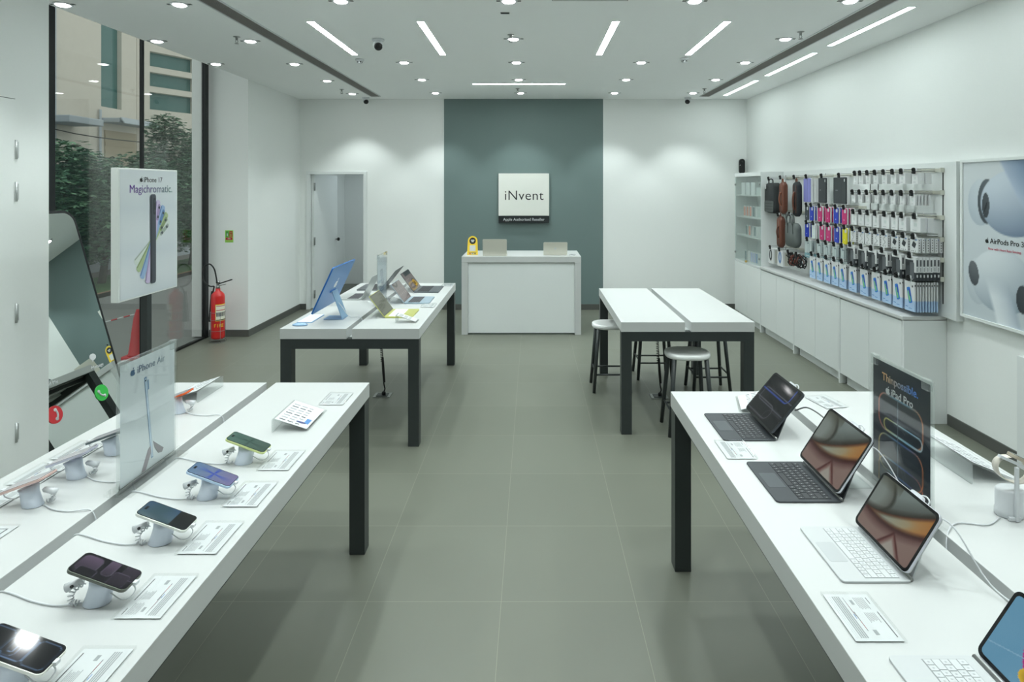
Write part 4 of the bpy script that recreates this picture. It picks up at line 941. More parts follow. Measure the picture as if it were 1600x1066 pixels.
# --- hook with black tag
HOOKS={}
def hook(y,z,xf,label):
    d=XP-0.014-xf; key=round(d,2)
    if key not in HOOKS:
        t = thing('display_hook', label, 'hook', (xf,y,z), group='wire hooks with black security tags')
        mb = MB(); mb.tube([(0,0,0),(d,0,0.0)],0.003,steel,6); mb.tube([(0.0,0,0.018),(d,0,0.018)],0.002,steel,6); mb.build('wire', t)
        mb = MB(Matrix.Rotation(0.12,4,'X')); mb.box(-0.018,0.0,-0.014,0.014,-0.022,0.018,blackp); mb.prism(circ(0.016,12),-0.006,0.006,blackp,M=Matrix.Translation((-0.012,0,0.012)) @ Matrix.Rotation(PI/2,4,'X')); mb.build('security_tag', t, bev=0.003)
        mb = MB(); mb.box(-0.004,-0.001,-0.032,-0.012,0.0,0.022,paper); mb.build('price_flag', t)
        HOOKS[key]=t; return t
    return dup(HOOKS[key],(xf,y,z),label)
# --- packs. local frame: front face at x=0 looking -x, y width, z up from bottom; z origin = pack bottom
def mk(name,parts,label,cat,loc,group):
    t = thing(name,label,cat,loc,group=group)
    for nm,mb in parts: mb.build(nm,t)
    return t
def FM(z=0): return Matrix(((0,0,-1,0),(-1,0,0,0),(0,1,0,z),(0,0,0,1)))   # picture plane: x->-y, y->z, normal -x
skyb=mat('pale_blue_card',(170,196,226),0.5); deepb=mat('azure_print',(40,120,200),0.4); limeg=mat('lime_print',(130,200,130),0.4); ind=mat('indigo_print',(50,70,170),0.4)
ckraft=mat('warm_grey_card',(190,190,180),0.6); dkc=mat('dark_slate_card',(50,54,58),0.5); tealc=mat('teal_card',(110,150,158),0.4); clrp=mat('clear_pack_grey',(190,202,202),0.25)
def p_screen():   # screen protector pack
    w_,h,d=0.125,0.232,0.010; a=MB(); a.box(0,d,-w_/2,w_/2,0.085,h,whb); a.box(0,d,-w_/2,w_/2,0,0.085,skyb); a.box(0,0.002,-0.025,0.025,h,h+0.018,clrp)
    b=MB(FM()); P=rrect(0.042,0.125,0.01,4); T=Matrix.Translation((0.0,0.125,0)) @ Matrix.Rotation(0.26,4,'Z')
    b.prism(P,0,0.0012,deepb,M=T); b.prism(rrect(0.020,0.09,0.009,4,-0.004,-0.008),0.0012,0.0018,limeg,M=T); b.prism(rrect(0.014,0.06,0.006,4,0.008,0.02),0.0012,0.0020,ind,M=T)
    b.box(-0.05,-0.02,0.03,0.035,0,0.0008,blueink); b.box(-0.01,0.03,0.02,0.024,0,0.0008,blueink); b.box(0.03,0.044,0.19,0.205,0,0.001,darkink)
    c_=MB(); c_.box(0.001,d-0.001,-w_/2-0.0008,-w_/2,0.20,0.213,blackink)
    return [('card_pack',a),('printed_picture',b),('edge_print',c_)]
def p_case():     # dark phone case box, white above, black below
    w_,h,d=0.13,0.18,0.024; a=MB(); a.box(0,d,-w_/2,w_/2,0.062,h,whb); a.box(0,d,-w_/2,w_/2,0,0.062,dkc)
    b=MB(FM()); b.box(-w_/2+0.002,w_/2-0.03,0.002,0.155,0,0.0010,dkc); b.prism(rrect(0.05,0.13,0.01,4,0.022,0.075),0.0010,0.002,mat('phone_back_grey',(92,96,100),0.4)); b.prism(rrect(0.03,0.034,0.008,4,-0.035,0.125),0.001,0.002,mat('phone_dark_lens',(30,32,34),0.3)); b.box(-0.03,0.03,0.004,0.010,0.001,0.0018,paper)
    c_=MB(Matrix.Translation((0,-w_/2-0.0008,0))); c_.prism(rrect(0.010,0.022,0.004,3,d/2,0.035),-0.0004,0.0008,paper,M=Matrix(((1,0,0,0),(0,0,1,0),(0,1,0,0),(0,0,0,1)))); c_.box(0.006,0.018,0,0.0008,0.11,0.16,darkink); c_.box(0.009,0.015,0,0.0008,0.07,0.10,greyink)
    return [('carton',a),('printed_front',b),('edge_print',c_)]
def p_card(kind):  # white blister cards with a dark square adapter or a cable
    w_,h,d=0.095,0.112,0.022; a=MB(); a.box(0,d,-w_/2,w_/2,0,h,whb)
    b=MB(FM())
    if kind=='square': b.prism(rrect(0.042,0.042,0.005,3),0,0.0015,dkc,M=Matrix.Translation((0,0.06,0)) @ Matrix.Rotation(-0.5,4,'Z'))
    else: b.tube([(-0.02,0.02,0.001),(0.02,0.045,0.001),(-0.02,0.07,0.001),(0.015,0.09,0.001)],0.0015,greyink,4)
    for x in (-0.03,-0.01,0.015): b.box(x,x+0.008,0.008,0.014,0,0.001,darkink)
    b.box(0.015,0.035,0.095,0.103,0,0.001,blueink)
    c_=MB(); 
    for k in range(5): c_.box(0.008,0.014,-w_/2-0.0008,-w_/2,0.012+k*0.020,0.020+k*0.020,blackink)
    return [('carton',a),('printed_front',b),('edge_print',c_)]
def p_box(w_,h,d): 
    a=MB(); a.box(0,d,-w_/2,w_/2,0,h,whb); b=MB(FM()); b.prism(rrect(w_*0.3,h*0.24,0.004,3,0,h*0.5),0,0.0006,grb); b.box(-w_*0.3,w_*0.1,h*0.12,h*0.15,0,0.0006,greyink)
    return [('carton',a),('faint_print',b)]
def p_colour(m,clearc=False,w_=0.082,h=0.155):
    a=MB(); a.box(0.004,0.016,-w_/2-0.006,w_/2+0.006,-0.003,h+0.006,whb)
    b=MB(FM()); b.prism(rrect(w_,h,0.016,5,0,h/2),-0.004,0.005,m); 
    c_=MB(FM()); c_.prism(rrect(0.034,0.036,0.01,4,w_*0.5-0.022,h-0.026),0.005,0.0062,paper); b2,l2=apple_poly(0.016); c_.prism([(x,y+h*0.28) for x,y in b2],0.005,0.0056,mat('faint_emblem',(200,200,220),0.4))
    return [('backing_box',a),('case_shell',b),('cutout',c_)]
def p_teal(w_):
    h,d=0.19,0.016; a=MB(); a.box(0,d,-w_/2,w_/2,0.05,h,clrp); a.box(0,d,-w_/2,w_/2,0,0.05,tealc); a.box(0.0,d,-w_/2,w_/2,h,h+0.012,whb)
    b=MB(FM()); b.prism(rrect(0.05,0.12,0.01,4,0.01,0.105),0,0.0012,mat('case_smoke',(84,104,112),0.3)); b.prism(rrect(0.038,0.1,0.008,4,0.01,0.105),0.0012,0.002,clrp); b.box(-0.05,0.03,0.018,0.024,0,0.001,paper)
    return [('pack_body',a),('printed_front',b)]
def p_folio(m,w_,white=True):
    h=0.262; a=MB(); a.box(0.010,0.030,-w_/2-0.012,w_/2+0.008,-0.008,h+0.008,whb)
    b=MB(FM()); b.prism(rrect(w_,h,0.010,4,0.0,h/2),-0.010,0.004,m); b.box(w_*0.15,w_*0.16,0.004,h-0.004,0.004,0.0046,darkm); b.box(-w_*0.32,-w_*0.14,h*0.5,h*0.52,0.004,0.0048,greyink)
    if w_>0.15: b.prism(rrect(0.014,0.028,0.005,3,w_*0.4,h-0.03),0.004,0.005,paper)
    return [('backing_box',a),('folio_cover',b)]
rankw=['nearest','second nearest','third nearest','fourth nearest','fifth nearest','sixth nearest','seventh nearest','eighth nearest','ninth nearest','tenth nearest','eleventh nearest','twelfth nearest']
def stack(builder,name,cat,desc,rowdesc,k,y,z0,h,xf,n,step,group,jitter=0.0,gl=None):
    """n packs behind one another on a hook"""
    loc=(xf,y,z0)
    t = mk(name,builder,'%s, front of the %s hook, %s' % (desc,rankw[k],rowdesc),cat,loc,group)
    for i in range(1,n):
        dup(t,(xf+i*step,y+jitter*random.uniform(-1,1),z0+random.uniform(-0.002,0.002)),'%s behind the front one, %s hook, %s' % (desc,rankw[k],rowdesc))
    hook(y,z0+h+0.012,xf-0.002,'wire hook with black tag, %s of the %s' % (rankw[k],rowdesc))
# lowest row
g7='screen protector packs of the lowest row'
for k,(y,n,xf) in enumerate(((4.747,9,2.975),(4.905,5,2.975),(5.065,5,2.98),(5.225,3,2.98),(5.42,4,2.985),(5.61,3,2.985),(5.80,4,2.99),(5.97,2,3.0),(6.12,2,2.995),(6.29,2,3.0),(6.45,1,3.0))):
    stack(p_screen(),'screen_protector_pack','packet','pale blue and white packet','lowest row',k,y,0.882,0.248,xf,n,0.0215,g7,0.004)
g6='dark phone case boxes of the second lowest row'
for k,(y,n) in enumerate(((4.735,7),(4.915,3),(5.11,5),(5.27,2),(5.43,3),(5.62,3))):
    stack(p_case(),'phone_case_box','box','black-bottomed case box','second lowest row',k,y,1.130,0.18,2.975,n,0.0275,g6,0.002)
g5='small white blister boxes of the third lowest row'
for k,(y,n) in enumerate(((4.73,6),(4.86,3),(4.985,3),(5.13,3),(5.25,3),(5.38,3),(5.49,2),(5.63,2))):
    stack(p_card('square' if k<3 else 'cable'),'adapter_box','box','white box with %s' % ('dark square' if k<3 else 'cable picture'),'third lowest row',k,y,1.345,0.112,3.0,n,0.034,g5,0.002)
g4='plain white charger boxes of the middle row'
for k,(y,n,w_) in enumerate(((4.745,2,0.125),(4.91,2,0.095),(5.02,2,0.09),(5.15,2,0.11),(5.29,2,0.09),(5.41,2,0.10),(5.53,2,0.09),(5.65,1,0.09))):
    stack(p_box(w_,0.112,0.05),'charger_box','box','plain white charger box','fourth row from the bottom',k,y,1.503,0.112,3.02,n,0.055,g4)
g2='thin white boxes of the second row from the top'
for k,(y,n) in enumerate(((4.795,5),(4.93,2),(5.06,4),(5.18,4),(5.30,4),(5.44,4),(5.56,4),(5.68,3))):
    stack(p_box(0.062,0.085,0.014),'cable_box','box','thin white cable box','second row down'  ,k,y,1.712,0.085,3.03,n,0.026,g2,0.003)
g1='small white boxes of the top row'
for k,(y,n) in enumerate(((4.765,2),(4.93,2),(5.05,1),(5.18,2),(5.31,1),(5.43,1),(5.55,1),(5.64,1))):
    stack(p_box(0.075,0.088,0.05),'plug_box','box','small white plug box','top row',k,y,1.885,0.088,3.03,n,0.056,g1)
# colour cases
blue_=mat('cobalt_silicone',(32,58,176),0.5); mag=mat('magenta_silicone',(190,40,110),0.5); yl=mat('yellow_silicone',(214,206,20),0.5); blk_=mat('charcoal_silicone',(58,66,70),0.5); wht_=mat('clear_case_white',(206,216,214),0.25); pur=mat('lavender_folio',(140,142,206),0.6)
gc='silicone phone cases in the middle bay'
for row,z,rd,items in ((0,1.492,'upper colour row',((6.68,blk_,'charcoal'),(6.57,blue_,'cobalt blue'),(6.38,mag,'magenta'),(6.21,mag,'magenta'),(6.04,blue_,'cobalt blue'),(5.88,mag,'magenta'))),
                       (1,1.300,'lower colour row',((6.68,blue_,'cobalt blue'),(6.52,wht_,'clear white'),(6.34,mag,'magenta'),(6.20,mag,'magenta'),(6.03,blue_,'cobalt blue'),(5.87,yl,'yellow')))):
    for k,(y,m,cn) in enumerate(items):
        stack(p_colour(m),'silicone_phone_case','phone case','%s phone case' % cn,rd,5-k,y,z,0.155,3.05,3 if k%2 else 2,0.03,gc)
gt='teal banded phone case packs in the middle bay'
for k,(y,w_,n) in enumerate(((6.62,0.15,2),(6.36,0.09,2),(6.20,0.13,1),(6.03,0.10,2),(5.88,0.07,2))):
    stack(p_teal(w_),'phone_case_pack','packet','clear packet with a teal band','teal row',4-k,y,1.082,0.19,3.03,n,0.04,gt,0.003)
gf='tablet folios in the top row of the middle bay'
for k,(y,m,cn,w_) in enumerate(((6.73,pur,'lavender',0.15),(6.37,dkc,'charcoal narrow',0.16),(6.01,dkc,'charcoal wide',0.24))):
    stack(p_folio(m,w_),'tablet_folio','tablet case','%s tablet folio case' % cn,'top of the colour bay',2-k,y,1.692,0.27,3.07,1,0.03,gf)
mb = MB(); mb.box(0,0.05,-0.05,0.05,0,0.262,whb); t=thing('folio_box','white box hanging behind the lavender tablet folio','box',(3.11,6.66,1.69)); mb.build('carton', t)

# --- bags
brown=mat('brown_leather',(104,62,48),0.45,bump=(80,0.3,0.002),var=0.12); brownl=mat('light_brown_leather',(134,84,64),0.45,bump=(80,0.3,0.002),var=0.1)
blkf=mat('black_fabric',(38,42,44),0.75,bump=(150,0.4,0.002),var=0.08); grf=mat('grey_felt',(98,104,102),0.85,bump=(150,0.4,0.002),var=0.08); grf2=mat('grey_fabric_panel',(84,90,88),0.8)
def bag(name,label,y,z0,w_,h,d,m,parts,x=2.97,top=0.05):
    t = thing(name,label,'bag',(x,y,z0),group='bags hanging in the far bay')
    mb = MB(FM()); n=8; rings=[]
    for (f,zz) in ((0.90,-d),(1.0,-d*0.75),(1.0,-d*0.3),(0.93,0.0)):
        rings.append([(a*f,(b-h/2)*f+h/2,zz) for a,b in rrect(w_,h,min(w_*0.42,0.07),n,0,h/2)])
    N=len(rings[0]); vs=[p for r in rings for p in r]; fs=[(j*N+k,j*N+(k+1)%N,(j+1)*N+(k+1)%N,(j+1)*N+k) for j in range(3) for k in range(N)]
    fs += [tuple(range(N-1,-1,-1)),tuple(3*N+k for k in range(N))]; mb.add(vs,fs,m,True); mb.build('body', t)
    for nm,fn in parts:
        b=MB(FM()); fn(b); b.build(nm,t)
    hook(y,z0+h+top,x-0.0,'wire hook holding the %s' % label.split(' hanging')[0].split(' with')[0])
    return t
def hnd(w_,h,up,r,m):
    def f(b): b.tube(smooth_path([(-w_/2,h-0.02,-0.02),(-w_/2,h+up*0.6,-0.02),(0,h+up,-0.02),(w_/2,h+up*0.6,-0.02),(w_/2,h-0.02,-0.02)]),r,m,8)
    return f
def bp_panel(b):
    b.prism(rrect(0.27,0.14,0.02,4,0,0.085),0.0,0.008,grf2)
    for k in range(3): b.box(-0.12,0.12,0.05+k*0.035,0.055+k*0.035,0.008,0.010,blkf)
def bp_tag(b): b.prism(rrect(0.035,0.055,0.012,4,-0.10,0.33),0.004,0.010,paper); b.box(-0.09,-0.08,0.28,0.35,0.003,0.008,blkf)
bag('backpack','black backpack with grey lower panel hanging in the far bay',7.52,1.53,0.32,0.38,0.10,blkf,[('handle',hnd(0.12,0.38,0.05,0.008,blkf)),('front_panel',bp_panel),('hang_tag',bp_tag)],x=2.96)
def strapv(m,w_,h0,h1):
    def f(b): b.tube(smooth_path([(0,h0,0.0),(0,h0+0.02,0.012),(0,(h0+h1)/2,0.02),(0,h1-0.02,0.012),(0,h1,0.0)]),w_,m,8)
    return f
def seam(m,h):
    def f(b): 
        for s in (-0.035,0.035): b.box(s-0.003,s+0.003,0.04,h-0.04,-0.001,0.004,m)
    return f
bag('messenger_bag','brown leather messenger bag hung edge-on beside the backpack',7.19,1.535,0.11,0.385,0.06,brown,[('handle',strapv(brownl,0.011,0.10,0.26)),('top_loop',hnd(0.03,0.385,0.035,0.007,brownl)),('piping',seam(brownl,0.385))],x=2.97)
bag('messenger_bag','black messenger bag with brown strap beside the lavender folio',6.86,1.52,0.12,0.40,0.06,blkf,[('handle',strapv(brown,0.013,0.08,0.28)),('top_loop',hnd(0.03,0.40,0.035,0.007,brownl)),('piping',seam(brown,0.4))],x=2.99)
bag('messenger_bag','brown leather messenger bag hung edge-on in the lower bag row',7.26,1.125,0.12,0.38,0.06,brown,[('handle',strapv(brown,0.010,0.12,0.26)),('top_loop',hnd(0.03,0.38,0.03,0.007,brown)),('piping',seam(brownl,0.38))],x=2.97,top=0.02)
def twoh(b):
    hnd(0.10,0.28,0.10,0.007,grf2)(b); b.tube(smooth_path([(-0.07,0.26,0.008),(-0.07,0.34,0.012),(0.0,0.385,0.012),(0.07,0.34,0.012),(0.07,0.26,0.008)]),0.008,grf,8)
    for s in (-0.07,0.07): b.box(s-0.009,s+0.009,0.16,0.27,0.002,0.006,grf2)
bag('laptop_bag','grey felt laptop bag with two handles in the lower bag row',6.92,1.165,0.30,0.28,0.07,grf,[('handle',twoh)],x=2.965,top=0.10)
# headphone boxes and strap bundles
for y,m,cn in ((7.52,dkc,'dark'),(7.24,mat('dusty_blue',(96,130,180),0.4),'blue')):
    t = thing('headphone_box','white hanging box with a %s headphone loop picture beneath the bags' % cn,'box',(2.98,y,0.905),group='headphone boxes beneath the bags')
    mb = MB(); mb.box(0,0.10,-0.08,0.08,0,0.185,whb); mb.box(0.02,0.1,-0.0805,-0.0802,0.01,0.17,ckraft); mb.build('carton', t)
    b = MB(FM()); P=[(0.03*math.cos(2*PI*k/20),0.105+0.062*math.sin(2*PI*k/20),0.002) for k in range(20)]; b.tube(P,0.006,m,6,closed=True); b.prism(rrect(0.03,0.035,0.01,4,0,0.05),0,0.003,m); b.build('loop_picture', t)
    hook(y,1.105,2.978,'wire hook holding the %s headphone box' % cn)
for y,s,cn in ((7.02,1,'left'),(6.80,2,'right')):
    t = thing('strap_bundle','tangled black cable straps hanging beneath the grey laptop bag, %s bundle' % cn,'straps',(3.0,y,0.93),group='black strap bundles beneath the bags')
    rnd=random.Random(s)
    for k in range(9):
        b=MB(); yy=rnd.uniform(-0.08,0.08); P=[(rnd.uniform(0,0.06)+0.03*math.cos(a),yy+0.025*math.cos(a*1.0+k),0.085+0.078*math.sin(a)*rnd.uniform(.8,1)) for a in [2*PI*q/10 for q in range(10)]]
        b.tube(P,0.006,blkf if k%8 else mat('rust_strap',(120,60,50),0.5),6,closed=True); b.build('strap_loop', t)
    hook(y,1.10,2.99,'wire hook holding the %s strap bundle' % cn)

# ================================================================ RIGHT WALL POSTER
def shade_ell(u,v,cx,cy,rx,ry):
    x=(u-cx)/rx; y=(v-cy)/ry; return x*x+y*y
def buds(u,v):
    X=u; Y=v*1.43; c=[194+12*v,203+9*v,208+7*v]
    def blend(col,k):
        k=max(0,min(1,k))
        for i in range(3): c[i]=c[i]*(1-k)+col[i]*k
    def ell(cx,cy,rx,ry,lo,hi,ax=0.3,ay=0.9,rot=0.0,g=16):
        x=X-cx; y=Y-cy; xx=(x*math.cos(rot)+y*math.sin(rot))/rx; yy=(-x*math.sin(rot)+y*math.cos(rot))/ry; d=xx*xx+yy*yy
        if d<1: l=max(0,min(1,0.45+0.4*(xx*ax+yy*ay)+0.2*math.sqrt(1-d))); blend([lo[i]*(1-l)+hi[i]*l for i in range(3)],(1-d)*g)
    ell(0.22,1.06,0.16,0.215,(166,178,188),(206,214,219))            # upper ear tip
    ell(0.30,1.07,0.115,0.205,(52,58,64),(96,104,110))
    ell(0.60,1.06,0.385,0.29,(92,110,134),(212,221,229),-0.5,0.9)     # upper body
    q=X-(0.44+(1.42-Y)*0.62)
    if Y>0.98 and q>0: blend([176-70*min(1,q*3),190-62*min(1,q*3),208-52*min(1,q*3)],min(1,q*30)*min(1,(Y-0.98)*6))
    ell(0.285,1.035,0.045,0.115,(44,50,56),(84,90,96)); ell(0.285,1.02,0.010,0.05,(26,30,34),(40,44,48),rot=-0.4)
    ell(0.19,0.34,0.15,0.215,(176,187,194),(214,220,224))             # lower ear tip
    ell(0.46,0.375,0.36,0.285,(120,137,152),(231,236,238),-0.5,0.75)
    q=X-(0.28+(0.34-Y)*0.36)
    if Y<0.40 and 0<q<0.30: l=q/0.30; blend([226-70*l*l,232-62*l*l,236-52*l*l],min(1,q*25)*min(1,(0.30-q)*25)*min(1,(0.40-Y)*6))
    ell(0.135,0.405,0.065,0.115,(62,67,72),(110,116,120),rot=0.18)
    ell(0.70,0.26,0.07,0.12,(40,46,52),(72,78,84))
    return c
t = thing('framed_poster','large white framed poster of earbuds on the right wall','poster',(XR,4.095,1.477),rot=FR['-x'])
W_,H_=0.815,1.165
mb = MB(); e=0.02
for b in ((-W_/2,W_/2,H_/2-e,H_/2),(-W_/2,W_/2,-H_/2,-H_/2+e),(-W_/2,-W_/2+e,-H_/2+e,H_/2-e),(W_/2-e,W_/2,-H_/2+e,H_/2-e)): mb.box(*b,0.002,0.05,mat('white_frame',(226,230,228),0.35))
mb.build('frame', t); mb = MB(); mb.box(-W_/2+e,W_/2-e,-H_/2+e,H_/2-e,0.002,0.038,paper); mb.build('backing_board', t)
art(W_-2*e,H_-2*e,110,140,buds,mat('satin_print') if False else printm,M=Matrix.Translation((0,0,0.0395)),name='printed_sheet',parent=t)
text('AirPods Pro 3',0.051,blackink,t,Matrix.Translation((-0.125,0.002,0.041)),align='LEFT',off=0.0004)
emblem(0.036,blackink,t,Matrix.Translation((-0.152,0.003,0.041)))
text('Now with Heart Rate Sensing.',0.0235,mat('crimson_ink',(196,60,90),0.5),t,Matrix.Translation((-0.142,-0.052,0.041)),align='LEFT')

# ================================================================ LIGHT BOX POSTER ON A POLE
t = thing('poster_stand','white box poster with fanned phones on a black pole by the window','poster stand',(-2.69,4.233,0),rot=(0,0,0))
Mp = Matrix.Translation((0,0,1.544)) @ Matrix.Rotation(PI/2,4,'Z') @ Matrix.Rotation(PI/2,4,'X') @ Matrix.Scale(0.85,4)
mb = MB(); mb.box(-0.052,0,-0.323,0.323,1.1035,1.985,mat('white_sign_box',(228,232,228),0.4)); mb.build('sign_box', t, bev=0.003)
art(0.735,1.012,30,44,lambda u,v:(204+14*abs(math.sin(v*9))*0.6,210+12*abs(math.sin(v*9))*0.6,214+8*abs(math.sin(v*9))*0.6),printm,M=Mp @ Matrix.Translation((0,0,0.0015)),name='printed_sheet',parent=t)
Z0=0.0025
text('iPhone 17',0.062,blackink,t,Mp @ Matrix.Translation((0.035,0.428,Z0)))
emblem(0.042,blackink,t,Mp @ Matrix.Translation((-0.115,0.430,Z0)))
text('Magichromatic.',0.092,printm,t,Mp @ Matrix.Translation((0.02,0.352,Z0)),colfn=lambda k:(100-10*k,50+80*k,150-30*k))
phc=[('white',(206,214,206),(160,170,160)),('sage',(168,184,140),(130,148,104)),('blue',(150,176,208),(96,130,176)),('lavender',(198,184,212),(160,140,180)),('black',(72,76,84),(44,48,54))]
for k,(nm,c0,c1) in enumerate(phc):
    a=math.radians((-55,-41,-26.5,-12,0)[k]); Mk=Mp @ Matrix.Translation((0.03,-0.08,Z0+0.0008*k)) @ Matrix.Rotation(a,4,'Z'); Lk=(0.555,0.594,0.65,0.694,0.74)[k]
    ma,mb_=mat('print_'+nm,c0,0.4),mat('print_dark_'+nm,c1,0.4)
    mb = MB(Mk); cy=0.02 if k==4 else 0.0
    mb.prism(rrect(0.075 if k==4 else 0.06,Lk,0.022,5,0,cy),0,0.0006,ma); mb.prism(rrect(0.012,Lk-0.03,0.005,3,-0.022,cy),0.0006,0.0009,mb_)
    mb.prism(rrect(0.034,0.14,0.014,4,0.02,cy+Lk/2-0.10),0.0006,0.001,mb_)
    for q in (0.04,-0.04): mb.prism(circ(0.012,12,0.022,cy+Lk/2-0.10+q),0.001,0.0013,mat('print_lens',(60,64,74),0.3))
    mb.build('printed_phone', t)
mb = MB(); mb.box(-0.050,-0.006,-0.026,0.026,0.012,1.1035,darkm); mb.build('pole', t)
mb = MB(); mb.box(-0.16,0.12,-0.18,0.18,0,0.012,darkm); mb.build('base_plate', t, bev=0.002)

# ================================================================ GIANT PHONE MIRROR
g=math.hypot(0.305,1.0); L_=1.672*g; Wm=0.90
t = thing('mirror_prop','giant phone-shaped mirror with call buttons leaning against the window','mirror',(-3.297,4.47,0.0),rotz=-math.radians(3.5))
M = frame((-0.305*1.672/2+0.0,0,1.672/2),(0,1,0),(-0.305,0,1.0))   # x->+y, y up the lean, normal +x
M = M @ Matrix.Translation((0,0,0))
mb = MB(M); mb.prism(rrect(Wm,L_,0.11,10),-0.03,-0.002,mat('black_gloss_edge',(18,20,22),0.25)); mb.build('body', t, bev=0.003)
mm = bpy.data.materials.new('mirror_silver'); mm.use_nodes=True; b_=mm.node_tree.nodes['Principled BSDF']; b_.inputs['Base Color'].default_value=(0.72,0.76,0.74,1); b_.inputs['Metallic'].default_value=1; b_.inputs['Roughness'].default_value=0.005
mb = MB(M); mb.prism(rrect(Wm-0.05,L_-0.05,0.088,10),-0.0018,0,mm); mb.build('mirror_face', t)
gl_=mat('call_green',(60,190,80),0.5); rl_=mat('call_red',(206,52,58),0.5)
def on_mirror(y,z): return (y-4.47, (z/1.672-0.5)*L_)
for y,z,m,an in ((4.687,0.254,gl_,0.0),(4.256,0.245,rl_,2.3)):
    cx,cy=on_mirror(y,z); mb = MB(M @ Matrix.Translation((cx,cy,0.0005))); mb.prism(circ(0.062,32),0,0.004,m); 
    mb.build('call_button', t)
    P=[(0.050*math.cos(q)+0.021,0.050*math.sin(q)+0.021,0.005) for q in [PI+0.05+k*(PI/2-0.1)/8 for k in range(9)]]; P=[(x*math.cos(an)-y_*math.sin(an),x*math.sin(an)+y_*math.cos(an),z_) for x,y_,z_ in P]
    mb = MB(M @ Matrix.Translation((cx,cy,0.0005))); mb.tube([(x*0.95,y_*0.95,0.0045) for x,y_,_ in P],0.007,paper,6)
    for e_ in (P[0],P[-1]): mb.prism(circ(0.012,12,e_[0]*0.95,e_[1]*0.95),0.003,0.007,paper)
    mb.build('handset_icon', t)
cx,cy=on_mirror(4.70,0.49)
mb = MB(M @ Matrix.Translation((cx,cy+0.04,0.0005))); mb.prism(circ(0.030,24,0,0,0.025),0,0.002,paper); mb.prism([(-0.012,-0.02),(0.004,-0.024),(-0.014,-0.036)],0,0.002,paper); mb.build('message_icon', t)
text('Message',0.036,paper,t,M @ Matrix.Translation((cx+0.02,cy-0.04,0.001)))
text('Remind Me',0.036,paper,t,M @ Matrix.Translation((cx-0.43,cy-0.04,0.001)))
mb = MB(M @ Matrix.Translation((Wm/2-0.05,0.36*L_-0.9,0.001))); mb.prism(circ(0.006,10),0,0.001,blackink); mb.build('dot_mark', t)

# ================================================================ FIRE EXTINGUISHER
redm=mat('extinguisher_red',(206,32,30),0.3,coat=0.4); blk2=mat('black_rubber',(26,27,28),0.55)
EX,EY=-3.775,7.22
t = thing('fire_extinguisher','red fire extinguisher with black hose loop standing in the window corner','fire extinguisher',(EX,EY,0.04))
mb = MB(); mb.lathe([(0.060,0),(0.074,0.012),(0.076,0.03),(0.076,0.50),(0.070,0.53),(0.045,0.56),(0.028,0.572),(0.026,0.60)],redm,28); mb.build('cylinder', t)
mb = MB(); mb.lathe([(0.022,0.60),(0.022,0.625),(0.016,0.63),(0.016,0.66),(0.024,0.665),(0.022,0.69)],steel,16); mb.build('valve', t)
mb = MB(); mb.plank((0.0,0.645),(0.17,0.70),0.014,-0.012,0.012,blk2); mb.plank((0.0,0.625),(0.09,0.645),0.01,-0.01,0.01,steel); mb.build('handle', t, bev=0.002)
mb = MB(); mb.tube(smooth_path([(0,-0.02,0.665),(-0.005,-0.03,0.74),(-0.03,-0.03,0.84),(-0.09,-0.02,0.895),(-0.155,-0.01,0.86),(-0.185,0,0.77),(-0.165,0,0.68),(-0.10,0,0.628),(-0.05,0,0.625),(-0.06,0.02,0.60),(-0.078,0.03,0.54)],8),0.0085,blk2,8); mb.build('hose', t)
mb = MB(); mb.lathe([(0.012,0.56),(0.02,0.50),(0.040,0.22),(0.042,0.20)],blk2,16,M=Matrix.Translation((-0.088,0.035,0)) ); mb.build('discharge_horn', t)
# wrapped label
def wrap(a0,a1,z0,z1,r,m,n=10):
    vs=[(r*math.cos(a0+(a1-a0)*k/n),r*math.sin(a0+(a1-a0)*k/n),z) for z in (z0,z1) for k in range(n+1)]
    return vs,[(k,k+1,n+2+k,n+1+k) for k in range(n)],m
mb = MB(); lw_=mat('label_white',(232,230,214),0.5); ly=mat('label_yellow',(230,200,50),0.5)
a0,a1=-1.45,0.35
mb.add(*wrap(a0,a1,0.22,0.42,0.0768,ly)[:2],ly,True); mb.add(*wrap(a0+0.06,a1-0.06,0.24,0.41,0.0771,lw_)[:2],lw_,True)
for z,m in ((0.395,redink),(0.345,redink),(0.23,blackink)): mb.add(*wrap(a0+0.1,a1-0.1,z,z+0.008,0.0774,m)[:2],m,True)
for k in range(5): mb.add(*wrap(a0+0.15+k*0.28,a0+0.33+k*0.28,0.275,0.325,0.0774,darkink)[:2],darkink,True)
mb.build('label', t)
for k,ch in enumerate('FIRE'):
    a=-1.50+k*0.36; o_=frame((0.0772*math.cos(a),0.0772*math.sin(a),0.165),(-math.sin(a),math.cos(a),0),(0,0,1)); text(ch,0.055,ly,t,o_,name='letter')
t = thing('extinguisher_stand','low chrome wire stand holding the red fire extinguisher','stand',(EX,EY,0))
mb = MB()
for z in (0.005,0.04,0.14,0.27,0.36): mb.tube([(0.083*math.cos(2*PI*k/24),0.083*math.sin(2*PI*k/24),z) for k in range(24)],0.0025,steel,6,closed=True)
mb.build('ring', t); mb = MB()
for k in range(4): a=PI/4+k*PI/2; mb.tube([(0.095*math.cos(a),0.095*math.sin(a),0.003),(0.083*math.cos(a),0.083*math.sin(a),0.04),(0.083*math.cos(a),0.083*math.sin(a),0.36)],0.0025,steel,6)
mb.build('upright_wire', t); mb = MB()
for a in (0,PI/2): mb.tube([(-0.083*math.cos(a),-0.083*math.sin(a),0.036),(0.083*math.cos(a),0.083*math.sin(a),0.036)],0.0025,steel,6)
mb.build('support_bar', t)
